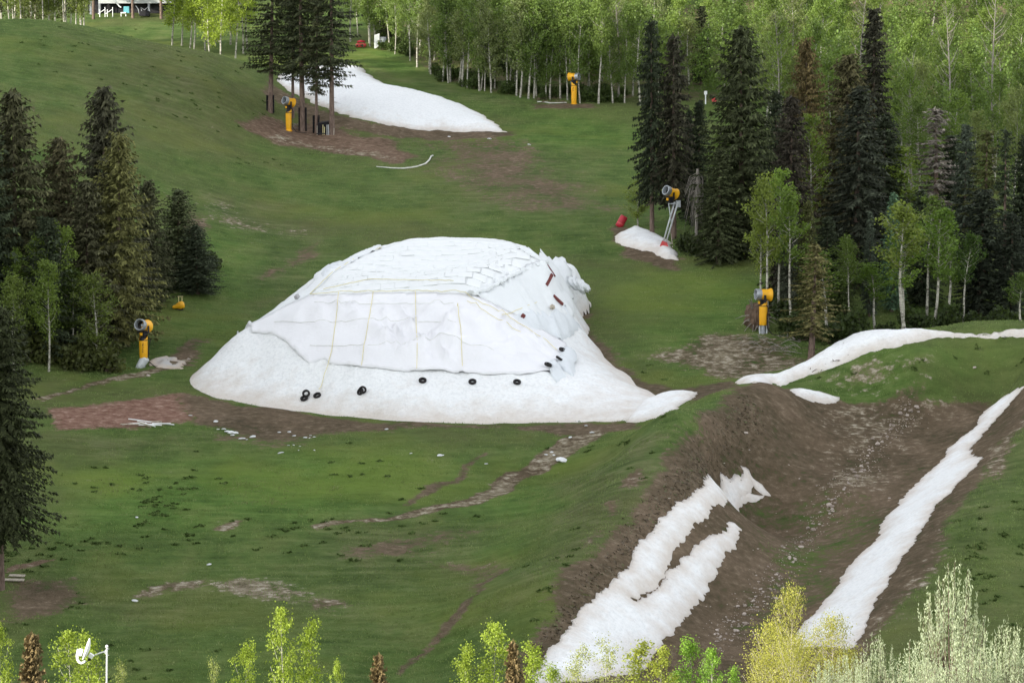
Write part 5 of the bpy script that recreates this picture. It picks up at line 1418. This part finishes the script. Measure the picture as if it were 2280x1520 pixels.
def brushwood(px, py, n, L0, label, col='dead_wood', spread=1.4):
    q_ = cast1(px, py); o = thing('brushwood', q_, label, 'brushwood'); rr = random.Random(int(px))
    mb = MB()
    for k in range(n):
        a = rr.uniform(0, 6.3); c = Vector((rr.uniform(-spread, spread), rr.uniform(-spread, spread), 0)); c.z = zt(q_.x + c.x, q_.y + c.y) - q_.z + rr.uniform(0, .35)
        d_ = Vector((math.cos(a), math.sin(a), rr.uniform(-.1, .4))) * rr.uniform(.4, 1) * L0
        mb.tube([c - d_ * .5, c + Vector((0, 0, .08)), c + d_ * .5], [.035, .03, .01], 4, False)
    mb.build('twigs', col, o)
brushwood(1710, 770, 60, 1.6, 'tangle of dead twigs on the bank below the right snow gun', 'dead_wood', 2.6)
brushwood(1560, 556, 40, 1.5, 'grey twigs beside the base of the leaning snow gun', 'dead_wood', 1.6)
brushwood(1225, 226, 40, 1.6, 'dark twigs left of the wood edge snow gun', 'root_earth', 2.0)
brushwood(665, 285, 30, 1.0, 'grey twigs behind the upper snow gun', 'dead_wood', 1.0)
brushwood(1840, 800, 40, 1.4, 'twigs under the spruces above the snow ribbon bend', 'root_earth', 2.0)
x, z = ground_y(1550, 303)
o = thing('dead_snag', (x, 303, z), 'pale broken snag with drooping grey twigs between the dark spruces', 'dead tree')
zt_top = at(1555, 376, 303).z - z
MB().tube([(0, 0, -.3), (.05, 0, zt_top * .6), (.1, 0, zt_top)], [.2, .17, .14], 8).build('trunk', 'dead_wood', o)
mb = MB()
for k in range(70):
    a = rng.uniform(0, 6.3); r_ = rng.uniform(.4, 1.1); z0 = zt_top * rng.uniform(.62, .97); dr = rng.uniform(1.2, 4.2)
    mb.tube([(.08, 0, z0), (math.cos(a) * r_ * .7, math.sin(a) * r_ * .7, z0 - dr * .2), (math.cos(a) * r_ - .25, math.sin(a) * r_, z0 - dr)], [.035, .025, .008], 3, False)
mb.build('twigs', 'dead_wood', o)

# ------------------------------------------------------------------ stones and clods of snow
def rock_mesh(seed, m, flat=.7, sub=2):
    bm = bmesh.new(); bmesh.ops.create_icosphere(bm, subdivisions=sub, radius=1.0); rr = random.Random(seed)
    o1, o2 = rr.uniform(0, 50), rr.uniform(0, 50)
    for v in bm.verts:
        n_ = float(fbm(np.array([v.co.x * 1.2 + o1 + v.co.z]), np.array([v.co.y * 1.2 + o2]), seed, 3)[0])
        v.co *= 1 + .45 * n_; v.co.z *= flat
    me = bpy.data.meshes.new('stone'); bm.to_mesh(me); bm.free(); me.materials.append(MATS[m]); return me
RK = [rock_mesh(k, 'stone' if k % 2 else 'pale_stone') for k in range(6)]
CL = [rock_mesh(20 + k, 'snow', .35) for k in range(4)]
def scatter(name, meshes, px, py, wpx, label, cat, group, el=.6):
    q_ = cast1(px, py); s = wpx / 2 * q_.y / F
    o = link(name, meshes[rng.randrange(len(meshes))], None, None, q_ + Vector((0, 0, s * .15)))
    o.scale = (s, s * rng.uniform(.6, 1.1), s * rng.uniform(.7, 1.1)); o.rotation_euler = (rng.uniform(-.2, .2), rng.uniform(-.2, .2), rng.uniform(0, 6.3))
    return tag(o, label, cat, group)
line = [(1600, 1440), (1640, 1385), (1690, 1340), (1730, 1280), (1770, 1220), (1820, 1160), (1860, 1110), (1900, 1060), (1950, 1000), (2000, 950), (2040, 905)]
for k in range(150):
    t = rng.uniform(0, len(line) - 1.001); i = int(t); f = t - i
    px = line[i][0] * (1 - f) + line[i + 1][0] * f + rng.gauss(0, 13); py = line[i][1] * (1 - f) + line[i + 1][1] * f + rng.gauss(0, 9)
    scatter('stone', RK, px, py, rng.uniform(4, 9) if k > 14 else rng.uniform(9, 15), 'stone in the line of rubble along the trench floor', 'stone', 'stones along the trench floor')
for k in range(46):
    scatter('stone', RK, rng.uniform(1480, 2150), rng.uniform(1000, 1400), rng.uniform(2.5, 5.5), 'loose stone on the bare floor of the trench', 'stone', 'loose stones in the trench')
for px, py in [(1660, 966), (2040, 905), (2170, 820), (420, 800), (410, 812), (330, 838)]:
    scatter('stone', RK[::2], px, py, rng.uniform(8, 13), {1660: 'pale rock on the berm slope', 2040: 'pale boulder on top of the rubble line', 2170: 'pale rock on the grassy mound', 420: 'pale rock beside the dirty leftover snow', 410: 'second pale rock beside the dirty leftover snow', 330: 'pale rock on the path below the left snow gun'}[px], 'rock', None)
for px, py, w in [(480, 939, 13), (486, 956, 6), (498, 956, 9), (505, 962, 14), (515, 965, 18), (525, 965, 12), (518, 970, 9), (538, 978, 13), (549, 979, 5), (563, 973, 13), (622, 963, 8), (644, 962, 8), (655, 971, 9), (680, 975, 10), (690, 975, 5), (692, 970, 6), (700, 973, 7), (642, 992, 6), (654, 992, 5),
                  (668, 994, 5), (665, 1002, 4), (700, 1003, 5), (625, 1010, 13), (978, 1015, 12), (985, 1014, 7), (1083, 1034, 7), (1250, 1026, 26), (1216, 1013, 7), (1228, 1008, 8), (1233, 1014, 7), (305, 1153, 9), (465, 1258, 11), (300, 1338, 14), (424, 926, 8), (861, 956, 10), (1305, 948, 8), (1318, 964, 10), (1270, 974, 9), (915, 1010, 6), (1090, 310, 8), (1178, 323, 7), (1000, 305, 6)]:
    scatter('snow_clod', CL, px, py, w * 1.15, 'small white clod of snow left on the grass', 'snow clod', 'clods of snow left on the grass')
# ------------------------------------------------------------------ grass that gives the slope its nap
def make_grass_mat():
    m, nt, b = mat('grass_blades'); L = nt.links
    g = N(nt, 'ShaderNodeTexCoord').outputs['Object']
    n1 = noise(nt, .12, 4, .6, g); n2 = noise(nt, 1.1, 4, .6, g)
    c = ramp(nt, n2.outputs[0], [(.36, (.120, .170, .048)), (.5, (.170, .240, .068)), (.64, (.240, .290, .115))]).outputs[0]
    c = mix(nt, ramp(nt, n1.outputs[0], [(.5, 0), (.7, .6)]).outputs[0], c, (.215, .205, .105))
    L.new(c, b.inputs['Base Color']); b.inputs['Roughness'].default_value = .8; b.inputs['Specular IOR Level'].default_value = .1
    return m
def make_tussock_mat():
    m, nt, b = mat('tussock_blades'); L = nt.links
    g = N(nt, 'ShaderNodeTexCoord').outputs['Object']; n2 = noise(nt, 2.0, 3, .6, g)
    L.new(ramp(nt, n2.outputs[0], [(.36, (.052, .084, .022)), (.64, (.100, .145, .042))]).outputs[0], b.inputs['Base Color'])
    b.inputs['Roughness'].default_value = .85; b.inputs['Specular IOR Level'].default_value = .1
    return m
make_grass_mat(); make_tussock_mat()
def blades(X, Y, size, hgt, nb, seed, spread=None):
    spread = spread or size * .35
    g = np.random.default_rng(seed); n = len(X)
    Z = Zt(X, Y)
    B = np.stack([X, Y, Z], 1)
    Vs = []
    for k in range(nb):
        a = g.uniform(0, 6.283, n); w = size * g.uniform(.5, 1.2, n); h = hgt * g.uniform(.5, 1.3, n)
        off = np.stack([g.normal(0, 1, n) * spread, g.normal(0, 1, n) * spread, np.zeros(n)], 1)
        d_ = np.stack([np.cos(a), np.sin(a), np.zeros(n)], 1) * w[:, None] * .5
        tip = np.stack([np.cos(a + 1.4) * w * .5, np.sin(a + 1.4) * w * .5, h], 1)
        c = B + off; c[:, 2] = Zt(c[:, 0], c[:, 1]) - .02
        Vs.append(np.stack([c - d_, c + d_, c + tip], 1))
    V = np.concatenate(Vs).reshape(-1, 3)
    return V, np.arange(len(V)).reshape(-1, 3)
n = 90000
gy_ = nrg.uniform(172, 410, n); gx_ = nrg.uniform(-.20, .20, n) * gy_
dens_n = fbm(gx_ / 5, gy_ / 5, 71) + .5 * fbm(gx_ / 1.5, gy_ / 1.5, 73)
ok = (dens_n > -.35) & (dirt_at(gx_, gy_) < .35 + .25 * nrg.random(n)) & (bil(PX, PY, PH, np.clip(gx_, -35, 23), np.clip(gy_, 233, 302)) * ((gx_ > -36) & (gx_ < 24) & (gy_ > 232) & (gy_ < 304)) < .05)
gx_, gy_ = gx_[ok], gy_[ok]
V, T = blades(gx_, gy_, .075, .12, 6, 5, .22)
tag(link('grass', mesh_np('grass', V, T), 'grass_blades'), 'short green grass covering the ski slope', 'grass', kind='stuff')
cx, cy = [], []
for px, py, n, sx, sy in [(420, 1070, 36, 60, 28), (360, 1110, 18, 50, 25), (240, 1065, 10, 40, 15), (350, 1140, 14, 30, 12), (150, 1220, 30, 130, 14), (60, 1240, 20, 60, 12), (300, 1210, 20, 90, 12), (560, 1180, 24, 100, 14), (700, 1230, 20, 90, 20), (860, 1165, 20, 80, 10), (100, 1380, 20, 90, 30), (330, 1470, 14, 60, 25),
                          (500, 130, 14, 160, 40), (300, 130, 40, 180, 50), (420, 230, 40, 120, 40), (150, 90, 20, 120, 25), (600, 360, 10, 60, 10), (1480, 850, 10, 40, 30), (2150, 1180, 46, 90, 110), (2200, 1320, 40, 70, 60), (1400, 1000, 20, 80, 50), (1250, 1300, 24, 60, 60), (950, 1130, 14, 60, 20), (780, 1040, 14, 90, 20), (2100, 800, 20, 120, 25)]:
    for k in range(n * 6 // 10):
        q_ = cast1(min(2300, max(-20, rng.gauss(px, sx))), rng.gauss(py, sy)); cx.append(q_.x); cy.append(q_.y)
cx = np.repeat(cx, 6) + nrg.normal(0, .14, len(cx) * 6); cy = np.repeat(cy, 6) + nrg.normal(0, .11, len(cy) * 6)
okk = dirt_at(cx, cy) < .5
V, T = blades(cx[okk], cy[okk], .22, .13, 5, 6)
tag(link('tussocks', mesh_np('tussocks', V, T), 'tussock_blades'), 'dark green tussocks dotted over the slope', 'tussocks', kind='stuff')
# dry scrub on the berm face
n = 16000
W = cast(densify([(1170, 1500), (1215, 1420), (1315, 1278), (1410, 1170), (1510, 1055), (1610, 935), (1665, 880), (1700, 930), (1640, 1020), (1560, 1080), (1450, 1180), (1370, 1270), (1290, 1370), (1225, 1450)], 40))[:, :2]
lo, hi = W.min(0), W.max(0)
P = nrg.uniform(lo, hi, (n, 2)); P = P[polyd(P, W) + nrg.normal(0, .5, n) > 0]
V, T = blades(P[:, 0], P[:, 1], .22, .12, 2, 8)
m_, nt_, b_ = mat('dry_scrub'); g_ = N(nt_, 'ShaderNodeTexCoord').outputs['Object']
nt_.links.new(ramp(nt_, noise(nt_, 1.5, 4, .6, g_).outputs[0], [(.36, (.085, .066, .046)), (.5, (.145, .115, .080)), (.62, (.11, .125, .05))]).outputs[0], b_.inputs['Base Color']); b_.inputs['Roughness'].default_value = .9
tag(link('dry_scrub', mesh_np('dry_scrub', V, T), 'dry_scrub'), 'dry brown scrub on the steep berm face', 'scrub', kind='stuff')
# rubble too small to count
n = 800; tt = nrg.uniform(0, len(line) - 1.001, n); ii = tt.astype(int); ff = tt - ii; LN = np.array(line, float)
pp_ = LN[ii] * (1 - ff[:, None]) + LN[ii + 1] * ff[:, None] + nrg.normal(0, 1, (n, 2)) * np.array([24, 18])
WL = cast(line)[:, :2]; wp = WL[ii] * (1 - ff[:, None]) + WL[ii + 1] * ff[:, None] + nrg.normal(0, 1, (n, 2)) * np.array([.75, .9])
s = nrg.uniform(.025, .07, n); base = np.column_stack([wp, Zt(wp[:, 0], wp[:, 1])])
oct_ = np.array([(1, 0, 0), (0, 1, 0), (-1, 0, 0), (0, -1, 0), (0, 0, .8), (0, 0, -.6)]); fo = np.array([(0, 1, 4), (1, 2, 4), (2, 3, 4), (3, 0, 4), (1, 0, 5), (2, 1, 5), (3, 2, 5), (0, 3, 5)])
V = (base[:, None, :] + oct_[None] * s[:, None, None] * nrg.uniform(.6, 1.3, (n, 6, 1))).reshape(-1, 3); T = (fo[None] + (np.arange(n) * 6)[:, None, None]).reshape(-1, 3)
tag(link('gravel', mesh_np('gravel', V, T), 'pale_stone'), 'gravel along the drainage line in the trench', 'gravel', kind='stuff')

# ------------------------------------------------------------------ sunlit plants close to the viewpoint
FA = [broadleaf(200 + i, 4.2, .72, .10, 3600, .066, .030, .05, 26, 1.35, sides=6) for i in range(4)]
FAP = [broadleaf(220 + i, 4.2, .80, .10, 2600, .052, .028, .06, 28, 1.3, sides=6) for i in range(2)]
WIL = [broadleaf(230 + i, 3.2, 1.05, .05, 6500, .045, .025, .12, 60, 1.0, 'stick', sides=5) for i in range(2)]
YC = conifer(240, 4.0, .62, .03, .3, 1.5, .1, .85, tuft=.14)
def near_at(px, Y, top, wpx, proto, nat, label, col, kind='aspen_sapling', cat='aspen', hmin=0):
    x, z = ground_y(px, Y); hgt = at(px, top, Y).z - z
    return plant(kind, proto, (x, Y, z - .05), (wpx / 2 * Y / F) / nat, hgt / proto[2], label, cat, col, None)
LG = (.26, .34, .055)
for k, (px, top, w, lab) in enumerate([
    (8, 1382, 70, 'bright aspen sapling at the lower left corner'), (172, 1400, 120, 'bright aspen sapling left of the satellite dish pole'), (208, 1415, 110, 'bright aspen sapling behind the satellite dish'), (280, 1470, 60, 'low pale sapling right of the dish pole'),
    (545, 1428, 84, 'bright aspen sapling left of the tall forked one'), (640, 1350, 104, 'tallest forked bright sapling at the bottom left'), (690, 1385, 92, 'bright sapling on the right side of the forked one'), (480, 1465, 56, 'thin pale sapling at the left of the bright group'), (745, 1468, 48, 'small sapling at the right of the forked group'),
    (1088, 1384, 120, 'tall bright sapling in the bottom middle'), (1040, 1440, 92, 'shorter sapling left of the tall middle one'), (1190, 1432, 110, 'bright sapling left of the berm snow'), (1240, 1478, 76, 'low sapling at the tip of the berm snow')]):
    near_at(px, 54 + rng.uniform(-2, 3), top, w * .95, FA[k % 4] if 'pale' not in lab else FAP[k % 2], .72, lab, LG if 'pale' not in lab else (.26, .30, .10))
for k, (px, top, w, lab) in enumerate([(1300, 1440, 100, 'pale sapling at the left of the group before the berm snow'), (1345, 1418, 110, 'palest loose sapling in front of the berm snow'), (1420, 1432, 116, 'yellow green sapling beside the palest one'), (1462, 1440, 90, 'bushy sapling with a brown top before the berm snow'),
    (1545, 1418, 96, 'bright green sapling before the dark trench floor'), (1590, 1440, 90, 'second green sapling before the dark trench floor'), (1500, 1490, 80, 'low sapling between the two groups'), (1640, 1488, 80, 'low yellow sapling left of the willow')]):
    near_at(px, 50 + rng.uniform(-2, 3), top, w * 1.0, FAP[k % 2] if k < 2 else FA[k % 4], .75, lab, (.30, .33, .13) if k < 2 else ((.28, .32, .06) if k < 4 else (.17, .29, .045)))
for px, top, w, lab in [(72, 1408, 62, 'rusty young conifer at the lower left'), (845, 1456, 46, 'tiny orange conifer tip at the bottom'), (1145, 1426, 44, 'rusty conifer tip between two bright saplings')]:
    near_at(px, 52, top, w * 1.3, YC, .62, lab, (.12, .088, .042), 'young_conifer', 'conifer')
for k, (px, top, w, lab) in enumerate([(1762, 1318, 100, 'yellow willow with tall shoots in front of the trench'), (1716, 1392, 130, 'yellow willow clump left of the tall shoots'), (1850, 1380, 120, 'yellow willow in front of the long snow strip'), (1800, 1420, 150, 'dense middle willow clump'), (1690, 1452, 110, 'low willow at the left of the yellow clump'), (1900, 1440, 100, 'low willow beside the sagebrush')]):
    near_at(px, 40 + rng.uniform(-1.5, 1.5), top, w * 1.1, WIL[k % 2], 1.05, lab, (.31, .31, .075), 'willow_bush', 'willow')
# sagebrush
def sagebrush(seed, n=230, H=.95, Rr=.55):
    rr = random.Random(seed); g = np.random.default_rng(seed); mb = MB(); C = []
    for i in range(n):
        a = rr.uniform(0, 6.3); u = math.sqrt(rr.random()); 
        hx, hy = math.cos(a) * Rr * u, math.sin(a) * Rr * u
        top_ = H * (1.0 - .45 * u * u) * rr.uniform(.62, 1.12); L = rr.uniform(.24, .44)
        base_ = Vector((hx * .25, hy * .25, .0)); mid = Vector((hx * .85, hy * .85, top_ - L)); end = Vector((hx * 1.02, hy * 1.02, top_))
        if i % 2 == 0: mb.tube([base_, mid * .6 + base_ * .2, mid, end], [.012, .009, .005, .002], 3, False)
        m = 44
        t = g.random(m) ** .8
        pts = np.array(mid)[None] * (1 - t[:, None]) + np.array(end)[None] * t[:, None]
        C.append(pts + g.normal(0, 1, (m, 3)) * np.array([.012, .012, .012]) * (1.25 - .6 * t[:, None]))
    V, Q = leaf_quads(np.vstack(C), .026, rr, .40, -1.2)
    cr = mesh_np('foliage', V, Q); cr.materials.append(MATS['leaves'])
    st = mb.mesh('stems'); st.materials.append(MATS['conifer_bark'])
    return st, cr, H
SG = [sagebrush(300), sagebrush(301, 200), sagebrush(302, 170)]
SC_ = (.37, .42, .33)
for k, (px, Y, top, w, lab) in enumerate([(2120, 27.5, 1280, 205, 'largest silvery sagebrush at the lower right'), (2250, 26.5, 1382, 150, 'silvery sagebrush at the lower right corner'), (2030, 26, 1440, 170, 'low sagebrush left of the largest one'), (1950, 26.5, 1424, 130, 'spiky sagebrush between willow and the largest one'),
    (1895, 27, 1448, 130, 'sagebrush right below the willow'), (2160, 25, 1420, 170, 'sagebrush in front of the largest one'), (1840, 26, 1476, 130, 'small sagebrush at the left end of the row'), (2080, 24.5, 1466, 160, 'lowest sagebrush along the bottom edge'), (2290, 28, 1440, 130, 'sagebrush cut by the right edge')]):
    x, z = ground_y(px, Y); hgt = at(px, top, Y).z - z
    plant('sagebrush', SG[k % 3], (x, Y, z - .03), (w / 2 * Y / F) / .55, max(.5, hgt) / .95, lab, 'sagebrush', SC_, None, None, ('stems', 'foliage'), .06)

# ------------------------------------------------------------------ satellite dish on its pole
Yd = 47.0
KD = Yd / 75.0
def dp(px, py, dy=0): return at(px, py, Yd + dy)
x0, z0 = ground_y(236, Yd)
o = thing('satellite_dish', (x0, Yd, z0), 'white satellite dish seen edge on with curved feed arm on a thin pole', 'satellite dish')
O = Vector((x0, Yd, z0))
MB().tube([(0, 0, -.3), dp(238, 1455) - O, dp(238, 1441) - O], .022 * KD, 10).build('pole', 'plastic_white', o, True)
bm = bmesh.new(); bmesh.ops.create_uvsphere(bm, u_segments=12, v_segments=8, radius=.042 * KD); me = bpy.data.meshes.new('cap'); bm.to_mesh(me); bm.free(); c = link('cap', me, 'plastic_white', o); c.location = dp(238, 1438) - O
mb = MB(); P = [dp(238, 1443) - O, dp(230, 1450) - O, dp(238, 1458) - O]; w = Vector((0, .03 * KD, 0)); mb.add([p - w for p in P] + [p + w for p in P], [(0, 1, 2), (5, 4, 3), (0, 3, 4, 1), (1, 4, 5, 2), (2, 5, 3, 0)]); mb.build('gusset', 'plastic_white', o)
for py in (1444, 1458): MB().tube([dp(237, py) - O, dp(243, py - .5) - O], .008 * KD, 5).build('bolt', 'pale_metal', o)
MB().tube([dp(231, 1450) - O, dp(222, 1453) - O, dp(211, 1457) - O], .018 * KD, 7).build('arm', 'plastic_white', o, True)
pb = dp(203, 1459) - O
MB().box(pb, (.13 * KD, .12 * KD, .10 * KD), Matrix.Rotation(R(35), 3, 'Y')).build('bracket', 'plastic_white', o)
MB().box(dp(199, 1467) - O, (.07 * KD, .07 * KD, .06 * KD)).build('clamp', 'dark_metal', o)
dc = dp(197.5, 1446) - O; nrm = Vector((-.93, -.12, .33)).normalized()
M = Matrix.Translation(dc) @ nrm.to_track_quat('Z', 'Y').to_matrix().to_4x4()
rd = .285 * KD
prof = [(rd * k / 8, .26 * (rd * k / 8) ** 2 / rd) for k in range(9)]
MB().lathe(prof + [(rd + .012 * KD, .085 * KD), (rd + .012 * KD, .06 * KD)] + [(r_, z_ - .022 * KD) for r_, z_ in prof[::-1]], 30, M).build('reflector', 'plastic_white', o, True)
MB().tube([dp(190, 1470, -.02) - O, dp(186, 1474) - O, dp(181, 1475.5) - O, dp(176, 1473) - O, dp(172.5, 1467) - O, dp(171.5, 1458) - O, dp(173, 1449) - O, dp(174.5, 1444) - O], [k * KD for k in (.03, .035, .035, .035, .035, .035, .033, .03)], 9).build('feed_arm', 'plastic_white', o, True)
MB().tube([dp(181, 1443.5) - O, dp(179.5, 1452) - O, dp(178, 1459) - O], [k * KD for k in (.05, .052, .04)], 12).build('receiver', 'plastic_white', o, True)
